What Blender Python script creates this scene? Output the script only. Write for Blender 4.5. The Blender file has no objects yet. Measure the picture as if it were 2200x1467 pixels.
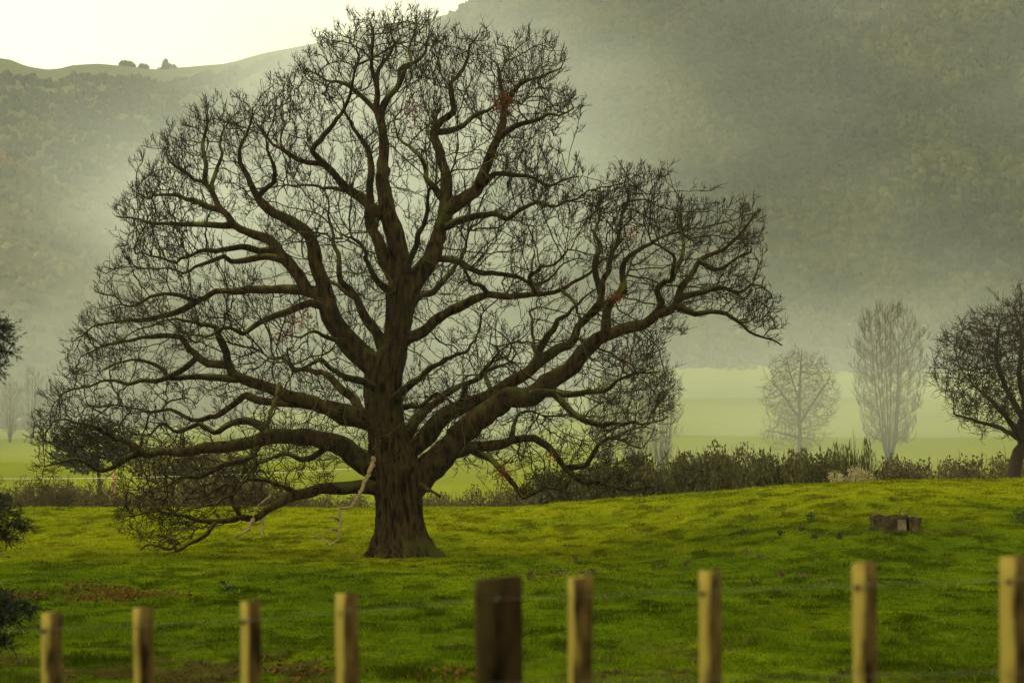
import bpy, math, random
import numpy as np
from mathutils import Vector, kdtree

random.seed(7)
rng = np.random.default_rng(11)
scene = bpy.context.scene
col = scene.collection

# ------------------------------------------------------------------ camera
F = 4640.0            # focal length in pixels of a 2200 px wide picture
EYE = 2.67            # metres above the foot of the oak
OAK_Y = 80.0
PITCH = math.atan((1040.0 - 733.5) / F)
cam_d = bpy.data.cameras.new('camera')
cam_d.sensor_width = 36.0
cam_d.lens = 36.0 * F / 2200.0
cam_d.clip_start = 0.1
cam_d.clip_end = 9000.0
cam_d.dof.use_dof = True
cam_d.dof.focus_distance = OAK_Y
cam_d.dof.aperture_fstop = 2.6
cam = bpy.data.objects.new('camera', cam_d)
col.objects.link(cam)
cam.location = (0, 0, EYE)
cam.rotation_euler = (math.pi / 2 + PITCH, 0, 0)
scene.camera = cam

# ------------------------------------------------------------------ sky, sun, exposure
SUN_ELEV, SUN_AZ = math.radians(38), math.radians(-98)   # azimuth measured from +Y towards +X
world = bpy.data.worlds.new('World')
scene.world = world
world.use_nodes = True
wn, wl = world.node_tree.nodes, world.node_tree.links
wn.clear()
sky = wn.new('ShaderNodeTexSky')
sky.sky_type = 'NISHITA'
sky.sun_disc = False
sky.sun_elevation = SUN_ELEV
sky.sun_rotation = SUN_AZ
sky.dust_density = 4.0
cloud = wn.new('ShaderNodeMix')
cloud.data_type = 'RGBA'
cloud.inputs['Factor'].default_value = 0.9          # an even, closed cloud cover
cloud.inputs['B'].default_value = (10.8, 10.3, 6.9, 1)
wl.new(sky.outputs['Color'], cloud.inputs['A'])
bg = wn.new('ShaderNodeBackground')
bg.inputs['Strength'].default_value = 0.115
wout = wn.new('ShaderNodeOutputWorld')
wl.new(cloud.outputs['Result'], bg.inputs['Color'])
wl.new(bg.outputs['Background'], wout.inputs['Surface'])

sun_d = bpy.data.lights.new('sun', 'SUN')
sun_d.energy = 1.5
sun_d.angle = math.radians(14)
sun_d.color = (1.0, 0.92, 0.76)
sun = bpy.data.objects.new('sun', sun_d)
col.objects.link(sun)
sd = Vector((math.sin(SUN_AZ) * math.cos(SUN_ELEV), math.cos(SUN_AZ) * math.cos(SUN_ELEV), math.sin(SUN_ELEV)))
sun.rotation_euler = sd.to_track_quat('Z', 'Y').to_euler()
sun.location = (-40, -20, 60)

scene.view_settings.view_transform = 'Standard'
scene.view_settings.look = 'None'
scene.view_settings.gamma = 1.0
scene.view_settings.exposure = 0.45
scene.view_settings.use_curve_mapping = False
scene.render.engine = 'CYCLES'
scene.cycles.use_denoising = True
scene.cycles.max_bounces = 6
scene.cycles.diffuse_bounces = 3
scene.cycles.glossy_bounces = 2
scene.cycles.transmission_bounces = 3
scene.cycles.volume_bounces = 2
scene.cycles.transparent_max_bounces = 8
scene.cycles.use_adaptive_sampling = True
scene.cycles.adaptive_threshold = 0.02

# ------------------------------------------------------------------ helpers
SP, CP = math.sin(PITCH), math.cos(PITCH)


def at(px, py, Y):
    """the point at distance Y (metres along +Y) seen at a pixel of the photograph"""
    u, v = (px - 1100.0) / F, (733.5 - py) / F
    d = (u, -SP * v + CP, CP * v + SP)
    k = Y / d[1]
    return np.array((d[0] * k, Y, EYE + d[2] * k))


def sstep(t):
    t = np.clip(t, 0, 1)
    return t * t * (3 - 2 * t)


def vnoise(x, y, seed=0):
    x = np.asarray(x, float); y = np.asarray(y, float)
    xi, yi = np.floor(x).astype(np.int64), np.floor(y).astype(np.int64)
    fx, fy = x - xi, y - yi
    fx, fy = fx * fx * (3 - 2 * fx), fy * fy * (3 - 2 * fy)

    def h(i, j):
        n = (i * 374761393 + j * 668265263 + seed * 1442695041) & 0xffffffff
        n = ((n ^ (n >> 13)) * 1274126177) & 0xffffffff
        return ((n ^ (n >> 16)) & 0xffff) / 65535.0
    a, b, c, d = h(xi, yi), h(xi + 1, yi), h(xi, yi + 1), h(xi + 1, yi + 1)
    return (a * (1 - fx) + b * fx) * (1 - fy) + (c * (1 - fx) + d * fx) * fy


def fbm(x, y, seed=0, o=4):
    s, a, t = 0, 1.0, 0
    for i in range(o):
        s = s + a * vnoise(x * 2 ** i, y * 2 ** i, seed + i * 17)
        t += a
        a *= 0.5
    return s / t


def make_mesh(name, verts, quads=None, tris=None, smooth=False, cols=None):
    verts = np.asarray(verts, np.float32).reshape(-1, 3)
    me = bpy.data.meshes.new(name)
    q = np.asarray(quads if quads is not None else [], np.int32).reshape(-1, 4)
    t = np.asarray(tris if tris is not None else [], np.int32).reshape(-1, 3)
    me.vertices.add(len(verts))
    me.vertices.foreach_set('co', verts.ravel())
    nl = q.size + t.size
    me.loops.add(nl)
    me.loops.foreach_set('vertex_index', np.concatenate([q.ravel(), t.ravel()]))
    me.polygons.add(len(q) + len(t))
    st = np.concatenate([np.arange(len(q)) * 4, q.size + np.arange(len(t)) * 3]).astype(np.int32)
    me.polygons.foreach_set('loop_start', st)
    if smooth:
        me.polygons.foreach_set('use_smooth', np.ones(len(st), bool))
    me.update(calc_edges=True)
    me.validate()
    if cols is not None:
        ca = me.color_attributes.new('tint', 'FLOAT_COLOR', 'POINT')
        c4 = np.ones((len(verts), 4), np.float32)
        c4[:, :3] = cols
        ca.data.foreach_set('color', c4.ravel())
    return me


class MB:
    """collects tubes, prisms and leaves into one mesh"""

    def __init__(self):
        self.v, self.q, self.t, self.n = [], [], [], 0

    def add(self, v, q=None, t=None):
        v = np.asarray(v, float).reshape(-1, 3)
        if q is not None and len(q):
            self.q.append(np.asarray(q, np.int64).reshape(-1, 4) + self.n)
        if t is not None and len(t):
            self.t.append(np.asarray(t, np.int64).reshape(-1, 3) + self.n)
        self.v.append(v)
        self.n += len(v)

    def tube(self, pts, rad, sides=8, lump=0.0, cap=True):
        pts = np.asarray(pts, float); n = len(pts)
        rad = np.broadcast_to(np.asarray(rad, float), (n,))
        tan = np.gradient(pts, axis=0)
        tan /= np.linalg.norm(tan, axis=1)[:, None] + 1e-9
        ax = np.eye(3)[np.argmin(np.abs(tan).mean(0))]
        u = ax - tan * (tan @ ax)[:, None]
        u /= np.linalg.norm(u, axis=1)[:, None] + 1e-9
        w = np.cross(tan, u)
        th = np.linspace(0, 2 * np.pi, sides, endpoint=False)
        r = rad[:, None] * np.ones(sides)[None]
        if lump:
            r = r * (1 + lump * (rng.random((n, sides)) - 0.5) + lump * (rng.random((n, 1)) - 0.5))
        V = pts[:, None] + r[..., None] * (np.cos(th)[None, :, None] * u[:, None] + np.sin(th)[None, :, None] * w[:, None])
        i = np.arange(n - 1)[:, None] * sides; j = np.arange(sides)[None]; k = (j + 1) % sides
        Q = np.stack([i + j, i + k, i + sides + k, i + sides + j], -1).reshape(-1, 4)
        T = []
        V = V.reshape(-1, 3)
        if cap:
            V = np.vstack([V, pts[-1] + tan[-1] * rad[-1] * 0.5])
            b = (n - 1) * sides
            T = [(b + s, b + (s + 1) % sides, n * sides) for s in range(sides)]
        self.add(V, Q, T)

    def segs(self, A, B, ra, rb, sides=3):
        """many separate tapered prisms at once"""
        A = np.asarray(A, float); B = np.asarray(B, float); n = len(A)
        if n == 0:
            return
        ra = np.broadcast_to(np.asarray(ra, float), (n,)); rb = np.broadcast_to(np.asarray(rb, float), (n,))
        d = B - A
        d = d / (np.linalg.norm(d, axis=1)[:, None] + 1e-9)
        ref = np.where(np.abs(d[:, 2:3]) < 0.8, np.array([[0, 0, 1.0]]), np.array([[1.0, 0, 0]]))
        u = np.cross(d, ref); u /= np.linalg.norm(u, axis=1)[:, None] + 1e-9
        w = np.cross(d, u)
        th = np.linspace(0, 2 * np.pi, sides, endpoint=False)
        c = np.cos(th)[None, :, None] * u[:, None] + np.sin(th)[None, :, None] * w[:, None]
        V = np.concatenate([A[:, None] + ra[:, None, None] * c, B[:, None] + rb[:, None, None] * c], 1)
        o = (np.arange(n) * 2 * sides)[:, None]
        j = np.arange(sides)[None]; k = (j + 1) % sides
        Q = np.stack([o + j, o + k, o + sides + k, o + sides + j], -1)
        self.add(V, Q)

    def leaves(self, C, size, rand=1.0, nrm=None, ratio=0.6):
        """little four-cornered leaf faces about the centres C"""
        C = np.asarray(C, float); n = len(C)
        a = rng.normal(size=(n, 3)); a /= np.linalg.norm(a, axis=1)[:, None]
        if nrm is not None:
            a = a * rand + nrm; a /= np.linalg.norm(a, axis=1)[:, None] + 1e-9
        b = np.cross(a, rng.normal(size=(n, 3))); b /= np.linalg.norm(b, axis=1)[:, None] + 1e-9
        s = np.broadcast_to(np.asarray(size, float), (n,))[:, None] * (0.7 + 0.6 * rng.random((n, 1)))
        b = b * ratio
        V = np.stack([C, C + s * (a * 0.5 + b * 0.5), C + s * a, C + s * (a * 0.5 - b * 0.5)], 1)
        self.add(V, np.arange(4 * n).reshape(n, 4))

    def mesh(self, name, smooth=False):
        return make_mesh(name, np.concatenate(self.v), np.concatenate(self.q) if self.q else None,
                         np.concatenate(self.t) if self.t else None, smooth)


def obj(name, me, mat=None, parent=None, loc=None):
    o = bpy.data.objects.new(name, me)
    col.objects.link(o)
    if mat and me and not me.materials:
        me.materials.append(mat)
    if parent:
        o.parent = parent
    if loc is not None:
        o.location = loc
    return o


def build(mb, name, mat, parent=None, smooth=False, kind=None):
    me = mb.mesh(name, smooth)
    if parent is not None:          # meshes are built in world space
        me.transform(parent.matrix_basis.inverted())
    o = obj(name, me, mat, parent)
    if kind:
        o['kind'] = kind
    return o


def thing(name, label, cat, loc=(0, 0, 0), group=None):
    o = bpy.data.objects.new(name, None)
    col.objects.link(o)
    o.location = Vector([float(c) for c in loc])
    o.empty_display_size = 0.3
    return tag(o, label, cat, group)


def tag(o, label, cat, group=None):
    o['label'] = label
    o['category'] = cat
    if group:
        o['group'] = group
    return o


def copy_tree(root, parent=None):
    c = root.copy(); col.objects.link(c)
    c.parent = parent
    for ch in list(root.children):
        copy_tree(ch, c)
    return c


# ------------------------------------------------------------------ materials
def new_mat(name):
    m = bpy.data.materials.new(name)
    m.use_nodes = True
    nt = m.node_tree
    return m, nt.nodes, nt.links, nt.nodes['Principled BSDF']


def ramp(nodes, stops):
    r = nodes.new('ShaderNodeValToRGB')
    el = r.color_ramp.elements
    while len(el) < len(stops):
        el.new(0.5)
    for e, (p, c) in zip(el, stops):
        e.position = p
        e.color = (*c, 1)
    return r


def noise_mat(name, stops, scale=3.0, stretch=(1, 1, 1), rough=0.9, bump=0.0, bscale=20.0, coord='Object', detail=6.0, spec=0.2, bdist=0.02):
    m, n, l, b = new_mat(name)
    tc = n.new('ShaderNodeTexCoord')
    mp = n.new('ShaderNodeMapping')
    mp.inputs['Scale'].default_value = stretch
    l.new(tc.outputs[coord], mp.inputs['Vector'])
    t = n.new('ShaderNodeTexNoise')
    t.inputs['Scale'].default_value = scale
    t.inputs['Detail'].default_value = detail
    t.inputs['Roughness'].default_value = 0.6
    l.new(mp.outputs['Vector'], t.inputs['Vector'])
    r = ramp(n, stops)
    l.new(t.outputs['Fac'], r.inputs['Fac'])
    l.new(r.outputs['Color'], b.inputs['Base Color'])
    b.inputs['Roughness'].default_value = rough
    b.inputs['Specular IOR Level'].default_value = spec
    if bump:
        t2 = n.new('ShaderNodeTexNoise')
        t2.inputs['Scale'].default_value = bscale
        t2.inputs['Detail'].default_value = 8
        l.new(mp.outputs['Vector'], t2.inputs['Vector'])
        bp = n.new('ShaderNodeBump')
        bp.inputs['Strength'].default_value = bump
        bp.inputs['Distance'].default_value = bdist
        l.new(t2.outputs['Fac'], bp.inputs['Height'])
        l.new(bp.outputs['Normal'], b.inputs['Normal'])
    return m


def bark_mat(name, dark, light, moss, moss_amt=0.5, scale=2.2, stretch=(1, 1, 0.35), bump=0.8, bscale=9.0):
    """fissured bark with moss and lichen on the upper sides"""
    m, n, l, b = new_mat(name)
    tc = n.new('ShaderNodeTexCoord')
    mp = n.new('ShaderNodeMapping'); mp.inputs['Scale'].default_value = stretch
    l.new(tc.outputs['Object'], mp.inputs['Vector'])
    t = n.new('ShaderNodeTexNoise'); t.inputs['Scale'].default_value = scale * 3; t.inputs['Detail'].default_value = 9
    l.new(mp.outputs['Vector'], t.inputs['Vector'])
    r = ramp(n, [(0.36, dark), (0.64, light)])
    l.new(t.outputs['Fac'], r.inputs['Fac'])
    g = n.new('ShaderNodeNewGeometry')
    sx = n.new('ShaderNodeSeparateXYZ'); l.new(g.outputs['Normal'], sx.inputs['Vector'])
    t3 = n.new('ShaderNodeTexNoise'); t3.inputs['Scale'].default_value = scale * 0.45; t3.inputs['Detail'].default_value = 7
    l.new(tc.outputs['Object'], t3.inputs['Vector'])
    ma = n.new('ShaderNodeMath'); ma.operation = 'MULTIPLY_ADD'
    l.new(sx.outputs['Z'], ma.inputs[0]); ma.inputs[1].default_value = 0.22
    l.new(t3.outputs['Fac'], ma.inputs[2])
    rf = ramp(n, [(0.62 - 0.25 * moss_amt, (0, 0, 0)), (0.78 - 0.2 * moss_amt, (1, 1, 1))])
    l.new(ma.outputs[0], rf.inputs['Fac'])
    mx = n.new('ShaderNodeMix'); mx.data_type = 'RGBA'
    l.new(rf.outputs['Color'], mx.inputs['Factor'])
    l.new(r.outputs['Color'], mx.inputs['A'])
    mx.inputs['B'].default_value = (*moss, 1)
    l.new(mx.outputs['Result'], b.inputs['Base Color'])
    b.inputs['Roughness'].default_value = 0.95
    b.inputs['Specular IOR Level'].default_value = 0.04
    t2 = n.new('ShaderNodeTexNoise'); t2.inputs['Scale'].default_value = bscale; t2.inputs['Detail'].default_value = 8
    l.new(mp.outputs['Vector'], t2.inputs['Vector'])
    bp = n.new('ShaderNodeBump'); bp.inputs['Strength'].default_value = bump; bp.inputs['Distance'].default_value = 0.11
    l.new(t2.outputs['Fac'], bp.inputs['Height'])
    l.new(bp.outputs['Normal'], b.inputs['Normal'])
    return m


def tint_mat(name, var=0.35, nscale=30.0, rough=0.85, spec=0.15, translucent=0.0, bump=0.0, bscale=8.0, bdist=0.05):
    """the thing's own colour per vertex, broken up by fine noise"""
    m, n, l, b = new_mat(name)
    a = n.new('ShaderNodeVertexColor'); a.layer_name = 'tint'
    tc = n.new('ShaderNodeTexCoord')
    t = n.new('ShaderNodeTexNoise'); t.inputs['Scale'].default_value = nscale; t.inputs['Detail'].default_value = 5
    l.new(tc.outputs['Object'], t.inputs['Vector'])
    mr = n.new('ShaderNodeMapRange')
    mr.inputs['From Min'].default_value = 0.3; mr.inputs['From Max'].default_value = 0.7
    mr.inputs['To Min'].default_value = 1 - var; mr.inputs['To Max'].default_value = 1 + var
    l.new(t.outputs['Fac'], mr.inputs['Value'])
    mx = n.new('ShaderNodeVectorMath'); mx.operation = 'SCALE'
    l.new(a.outputs['Color'], mx.inputs[0]); l.new(mr.outputs['Result'], mx.inputs['Scale'])
    l.new(mx.outputs['Vector'], b.inputs['Base Color'])
    b.inputs['Roughness'].default_value = rough
    b.inputs['Specular IOR Level'].default_value = spec
    if bump:
        t2 = n.new('ShaderNodeTexNoise'); t2.inputs['Scale'].default_value = bscale; t2.inputs['Detail'].default_value = 8
        l.new(tc.outputs['Object'], t2.inputs['Vector'])
        bp = n.new('ShaderNodeBump'); bp.inputs['Strength'].default_value = bump; bp.inputs['Distance'].default_value = bdist
        l.new(t2.outputs['Fac'], bp.inputs['Height']); l.new(bp.outputs['Normal'], b.inputs['Normal'])
    if translucent:
        tr = n.new('ShaderNodeBsdfTranslucent'); l.new(mx.outputs['Vector'], tr.inputs['Color'])
        ms = n.new('ShaderNodeMixShader'); ms.inputs['Fac'].default_value = translucent
        l.new(b.outputs['BSDF'], ms.inputs[1]); l.new(tr.outputs['BSDF'], ms.inputs[2])
        l.new(ms.outputs['Shader'], n['Material Output'].inputs['Surface'])
    return m


def volume_mat(name, density, color):
    m = bpy.data.materials.new(name)
    m.use_nodes = True
    n, l = m.node_tree.nodes, m.node_tree.links
    n.clear()
    v = n.new('ShaderNodeVolumePrincipled')
    v.inputs['Color'].default_value = (*color, 1)
    v.inputs['Density'].default_value = density
    v.inputs['Anisotropy'].default_value = 0.1
    o = n.new('ShaderNodeOutputMaterial')
    l.new(v.outputs['Volume'], o.inputs['Volume'])
    return m


M_ground = tint_mat('turf_soil', 0.4, 6.0, rough=1.0, spec=0.0, bump=0.6, bscale=5.0)
M_grass = tint_mat('grass_blades', 0.3, 1.5, rough=1.0, spec=0.0, translucent=0.3)
M_bark = bark_mat('oak_bark', (0.006, 0.004, 0.0015), (0.056, 0.036, 0.013), (0.048, 0.050, 0.011), 0.12, stretch=(1, 1, 0.25), bump=1.0, bscale=7.0)
M_branch = bark_mat('oak_branch_bark', (0.009, 0.006, 0.003), (0.036, 0.026, 0.011), (0.072, 0.072, 0.015), 0.30, bump=0.3)
M_twig = noise_mat('oak_twig', [(0.40, (0.012, 0.007, 0.003)), (0.60, (0.026, 0.016, 0.007)), (0.80, (0.060, 0.052, 0.014))], 0.35, spec=0.1)
M_dead = noise_mat('dead_wood', [(0.3, (0.11, 0.080, 0.032)), (0.7, (0.33, 0.255, 0.12))], 4.0, bump=0.5, bscale=14)
M_dryleaf = noise_mat('dry_oak_leaf', [(0.3, (0.070, 0.018, 0.006)), (0.7, (0.20, 0.055, 0.014))], 5.0)
M_litter = noise_mat('fallen_leaf', [(0.3, (0.045, 0.026, 0.006)), (0.7, (0.115, 0.066, 0.016))], 6.0, spec=0.0)
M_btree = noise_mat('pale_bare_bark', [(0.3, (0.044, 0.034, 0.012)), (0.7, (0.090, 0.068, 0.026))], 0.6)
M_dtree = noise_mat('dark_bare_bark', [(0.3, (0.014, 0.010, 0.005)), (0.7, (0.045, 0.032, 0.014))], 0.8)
M_shrub = noise_mat('olive_shrub_leaf', [(0.3, (0.036, 0.034, 0.009)), (0.55, (0.066, 0.062, 0.015)), (0.75, (0.100, 0.086, 0.024))], 0.8)
M_shrub2 = noise_mat('brown_shrub_twig', [(0.3, (0.046, 0.036, 0.012)), (0.55, (0.078, 0.060, 0.021)), (0.75, (0.105, 0.088, 0.030))], 0.8)
M_pale = noise_mat('pale_shrub_leaf', [(0.3, (0.20, 0.17, 0.07)), (0.7, (0.38, 0.33, 0.17))], 1.5)
M_conifer = noise_mat('conifer_needle', [(0.3, (0.006, 0.009, 0.003)), (0.7, (0.020, 0.026, 0.008))], 2.0)
M_farcon = noise_mat('far_evergreen', [(0.3, (0.016, 0.020, 0.010)), (0.7, (0.036, 0.042, 0.018))], 0.3)
M_forest = tint_mat('hill_forest', 0.45, 0.35, rough=0.95, spec=0.05)

# ------------------------------------------------------------------ terrain
CREST_Y = 118.0
CX = np.array([-60, -28, 0, 5.1, 10.2, 15.3, 20.0, 28.0, 60.0])
CZ = np.array([1.2, 1.36, 1.40, 1.80, 2.22, 2.64, 2.84, 2.95, 3.1])


def G0(x, y):
    """the lie of the land without the fine roughness"""
    x = np.asarray(x, float); y = np.asarray(y, float)
    a = x / np.maximum(y, 1.0)
    bank = 1.05 * (1 - sstep((y - 9.5) / 12.5))
    crest_x = x * CREST_Y / np.maximum(y, 30.0)
    h = np.interp(crest_x, CX, CZ)
    y0 = 80.0 - 26.0 * sstep((crest_x + 2) / 22.0)
    rise = h * sstep((y - y0) / (CREST_Y - y0)) ** 0.9
    fall = (h + 1.2) * sstep((y - CREST_Y - 3) / 30.0)
    fac = 24.0 * (1 + 0.7 * sstep((a + 0.01) / 0.07))
    valley = fac * np.clip((y - 150.0) / 600.0, 0, 1.6) ** 2
    valley = valley + 3.0 * (fbm(x / 90.0, y / 120.0, 5, 3) - 0.5) * sstep((y - 250) / 200)
    return bank + rise - fall + valley


def mud_mask(x, y):
    n = 0.45 * fbm(x / 2.2, y / 4.0, 31, 3) + 0.55 * fbm(x / 0.5, y / 0.9, 33, 3)
    m = sstep((n - 0.44) / 0.10) * (1 - sstep((y - 31.0) / 9.0))
    n2 = fbm(x / 1.6, y / 3.0, 37, 3)
    m = m * sstep((n2 - 0.30) / 0.2)
    # the trodden scrape in front of the block on the right-hand slope
    d = ((x - SCRAPE[0]) / 3.4) ** 2 + ((y - SCRAPE[1]) / 1.4) ** 2
    m = np.maximum(m, sstep((1.0 - d) / 0.5) * sstep((fbm(x / 0.5, y / 0.9, 41, 2) - 0.36) / 0.15))
    return np.clip(m, 0, 1)


def ground_hit(px, py, ylo=20.0, yhi=119.0, f=None):
    f = f or G0
    ys = np.linspace(ylo, yhi, 3000)
    p0, p1 = at(px, py, 1.0), at(px, py, 2.0)
    d = p1 - p0
    xs = d[0] * ys; zs = EYE + d[2] * ys
    g = f(xs, ys)
    k = np.argmax(zs <= g) if np.any(zs <= g) else len(ys) - 1
    return np.array((xs[k], ys[k], float(g[k])))


SCRAPE = (0, 0)
SCRAPE = ground_hit(1925, 1142)[:2]


def rough(x, y):
    near = 1 - sstep((y - 90) / 60.0)
    r = 0.16 * (fbm(x / 4.5, y / 6.0, 3, 3) - 0.5) * sstep((y - 20) / 10) * (1 - 0.5 * sstep((y - 200) / 100))
    r = r + near * 0.10 * (fbm(x / 0.9, y / 1.2, 8, 2) - 0.5)
    r = r + near * 0.05 * (vnoise(x / 0.28, y / 0.33, 9) - 0.5)
    r = r - 0.07 * mud_mask(x, y) * (0.4 + vnoise(x / 0.3, y / 0.3, 12))
    return r


def G(x, y):
    return G0(x, y) + rough(np.asarray(x, float), np.asarray(y, float))


def turf_tint(x, y):
    a = x / np.maximum(y, 1)
    deep_grn = np.array([0.050, 0.079, 0.0020])
    mid = np.array([0.084, 0.112, 0.0024])
    yel = np.array([0.145, 0.160, 0.0030])
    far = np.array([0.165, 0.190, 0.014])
    earth = np.array([0.042, 0.034, 0.009])
    right = sstep((a - 0.02) / 0.08)
    ys = 73.0 + 7 * right + 10 * (fbm(x / 14.0, y / 30.0, 21, 3) - 0.5)
    w = sstep((y - ys + 20) / 42.0)  # turf goes from deep green near to yellow-green at the crest
    n1 = fbm(x / 3.0, y / 7.0, 22, 4)
    n2 = fbm(x / 0.9, y / 2.0, 23, 3)
    w = np.clip(w + 1.1 * (n1 - 0.5) + 0.5 * (n2 - 0.5), 0, 1)[..., None]
    c = np.where(w < 0.5, deep_grn + (mid - deep_grn) * w * 2, mid + (yel - mid) * (w * 2 - 1))
    dark = sstep((fbm(x / 0.8, y / 1.9, 25, 3) - 0.58) / 0.07)[..., None]
    c = c * (1 - 0.48 * dark) * (0.72 + 0.56 * fbm(x / 0.45, y / 0.9, 26, 2))[..., None]
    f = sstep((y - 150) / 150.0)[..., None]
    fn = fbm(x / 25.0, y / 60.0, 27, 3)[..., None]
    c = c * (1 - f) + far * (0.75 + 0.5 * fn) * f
    m = mud_mask(x, y)[..., None]
    en = 0.5 + 1.0 * vnoise(x / 0.15, y / 0.2, 29)[..., None]
    return c * (1 - m) + earth * en * m


A_in = np.linspace(-0.28, 0.28, 290)
A_out = 0.29 + 0.011 * np.arange(1, 40) ** 1.15
A = np.concatenate([-A_out[::-1], A_in, A_out])
Yg = np.concatenate([np.linspace(1.5, 22, 24)[:-1], np.geomspace(22, 128, 280)[:-1], np.geomspace(128, 4200, 90)])
AA, YY = np.meshgrid(A, Yg)
XX = AA * YY
ZZ = G(XX, YY)
n_r, n_c = XX.shape
idx = np.arange(n_r * n_c).reshape(n_r, n_c)
Qg = np.stack([idx[:-1, :-1], idx[:-1, 1:], idx[1:, 1:], idx[1:, :-1]], -1).reshape(-1, 4)
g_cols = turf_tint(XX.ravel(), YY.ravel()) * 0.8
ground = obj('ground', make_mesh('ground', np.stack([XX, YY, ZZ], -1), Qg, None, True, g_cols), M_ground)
ground['kind'] = 'structure'


# grass blades over the field
def make_grass(n):
    yv = 21.0 * (121.0 / 21.0) ** rng.random(n)
    av = (rng.random(n) - 0.5) * 0.60
    xv = av * yv
    clump = fbm(xv / 0.8, yv / 1.0, 51, 3)
    keep = rng.random(n) < (0.35 + 0.9 * sstep((clump - 0.35) / 0.3)) * (1 - 0.72 * mud_mask(xv, yv))
    xv, yv, clump = xv[keep], yv[keep], clump[keep]
    n = len(xv)
    zv = G(xv, yv)
    h = (0.030 + 0.055 * rng.random(n)) * (0.7 + 1.1 * sstep((clump - 0.5) / 0.25))
    w = 0.006 * (0.6 + 0.8 * rng.random(n)) * np.maximum(yv / 16.0, 1.2)
    th = rng.random(n) * np.pi
    lean = rng.normal(size=(n, 2)) * 0.55
    P = np.stack([xv, yv, zv - 0.015], -1)
    D = np.stack([np.cos(th), np.sin(th), np.zeros(n)], -1) * w[:, None]
    T = P + np.stack([lean[:, 0] * h, lean[:, 1] * h, h + 0.015], -1)
    V = np.stack([P - D, P + D, T], 1).reshape(-1, 3)
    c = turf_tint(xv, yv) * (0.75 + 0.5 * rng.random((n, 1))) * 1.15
    yellow = (rng.random((n, 1)) < 0.03)
    c = np.where(yellow, np.array([[0.15, 0.135, 0.02]]), c)
    return make_mesh('grass', V, None, np.arange(3 * n).reshape(n, 3), False, np.repeat(c, 3, 0))


grass = obj('grass', make_grass(430000), M_grass)
grass['kind'] = 'stuff'
tag(grass, 'short green pasture grass covering the field around the oak', 'grass')

# ------------------------------------------------------------------ hills
def hill(name, px_row, yf, yc, back, a0, a1, na, ny, seed, amp, tint0):
    pxs = np.array([p for p, _ in px_row], float); rows = np.array([r for _, r in px_row], float)
    a = np.linspace(a0, a1, na)
    H = EYE + (1040 - np.interp(a * F + 1100, pxs, rows)) / F * yc
    t = np.concatenate([np.linspace(0, 1, ny), 1 + np.linspace(0, 1, 10)[1:]])
    AA, TT = np.meshgrid(a, t)
    Y = np.where(TT <= 1, yf + (yc - yf) * TT, yc + (TT - 1) * back)
    X = AA * Y
    foot = G0(X, np.full_like(Y, yf)) - 4.0
    prof = np.where(TT <= 1, (0.35 * TT + 0.65 * sstep(TT)), 1 - sstep(TT - 1))
    Z = foot + (H[None] - foot) * prof
    Z = Z + amp * (fbm(X / 120.0, Y / 160.0, seed, 4) - 0.5) * np.sin(np.pi * np.clip(TT / 2 + .1, 0, 1)) * np.where(TT > 0.93, 0.3, 1)
    idx = np.arange(X.size).reshape(X.shape)
    Q = np.stack([idx[:-1, :-1], idx[:-1, 1:], idx[1:, 1:], idx[1:, :-1]], -1).reshape(-1, 4)
    n = fbm(X / 60.0, Y / 60.0, seed + 3, 4).ravel()[:, None]
    cols = np.array(tint0) * (0.6 + 0.8 * n)
    o = obj(name, make_mesh(name, np.stack([X, Y, Z], -1), Q, None, True, cols), M_forest)
    o['kind'] = 'structure'
    return X, Y, Z, AA, TT


ROW_R = [(-200, 1010), (300, 930), (500, 760), (650, 520), (760, 300), (860, 130), (960, 40), (1040, -2), (1200, -120), (1500, -240), (2200, -380), (3600, -420)]
ROW_F = [(-1800, 40), (-400, 100), (0, 128), (55, 143), (105, 148), (150, 137), (205, 134), (260, 140), (325, 148), (400, 141), (480, 130), (560, 104), (700, 78), (900, 40), (1300, -60), (2500, -200)]
ROW_S = [(-1800, 60), (-500, 180), (0, 325), (100, 395), (200, 455), (300, 530), (450, 690), (600, 860), (900, 1000)]
H_R = hill('hill', ROW_R, 760, 1300, 700, -0.20, 0.62, 150, 60, 61, 26.0, (0.022, 0.026, 0.011))
H_F = hill('hill', ROW_F, 1150, 2050, 900, -0.55, 0.32, 150, 60, 67, 34.0, (0.060, 0.070, 0.024))
H_S = hill('hill', ROW_S, 720, 1080, 600, -0.55, -0.05, 100, 40, 71, 16.0, (0.050, 0.050, 0.022))

# bush covering the hillsides: separate lumpy crowns
_p = (1 + 5 ** 0.5) / 2
ICO_V = np.array([(-1, _p, 0), (1, _p, 0), (-1, -_p, 0), (1, -_p, 0), (0, -1, _p), (0, 1, _p), (0, -1, -_p), (0, 1, -_p), (_p, 0, -1), (_p, 0, 1), (-_p, 0, -1), (-_p, 0, 1)])
ICO_V = ICO_V / np.linalg.norm(ICO_V[0])
ICO_T = np.array([(0, 11, 5), (0, 5, 1), (0, 1, 7), (0, 7, 10), (0, 10, 11), (1, 5, 9), (5, 11, 4), (11, 10, 2), (10, 7, 6), (7, 1, 8), (3, 9, 4), (3, 4, 2), (3, 2, 6), (3, 6, 8), (3, 8, 9), (4, 9, 5), (2, 4, 11), (6, 2, 10), (8, 6, 7), (9, 8, 1)])


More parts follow.
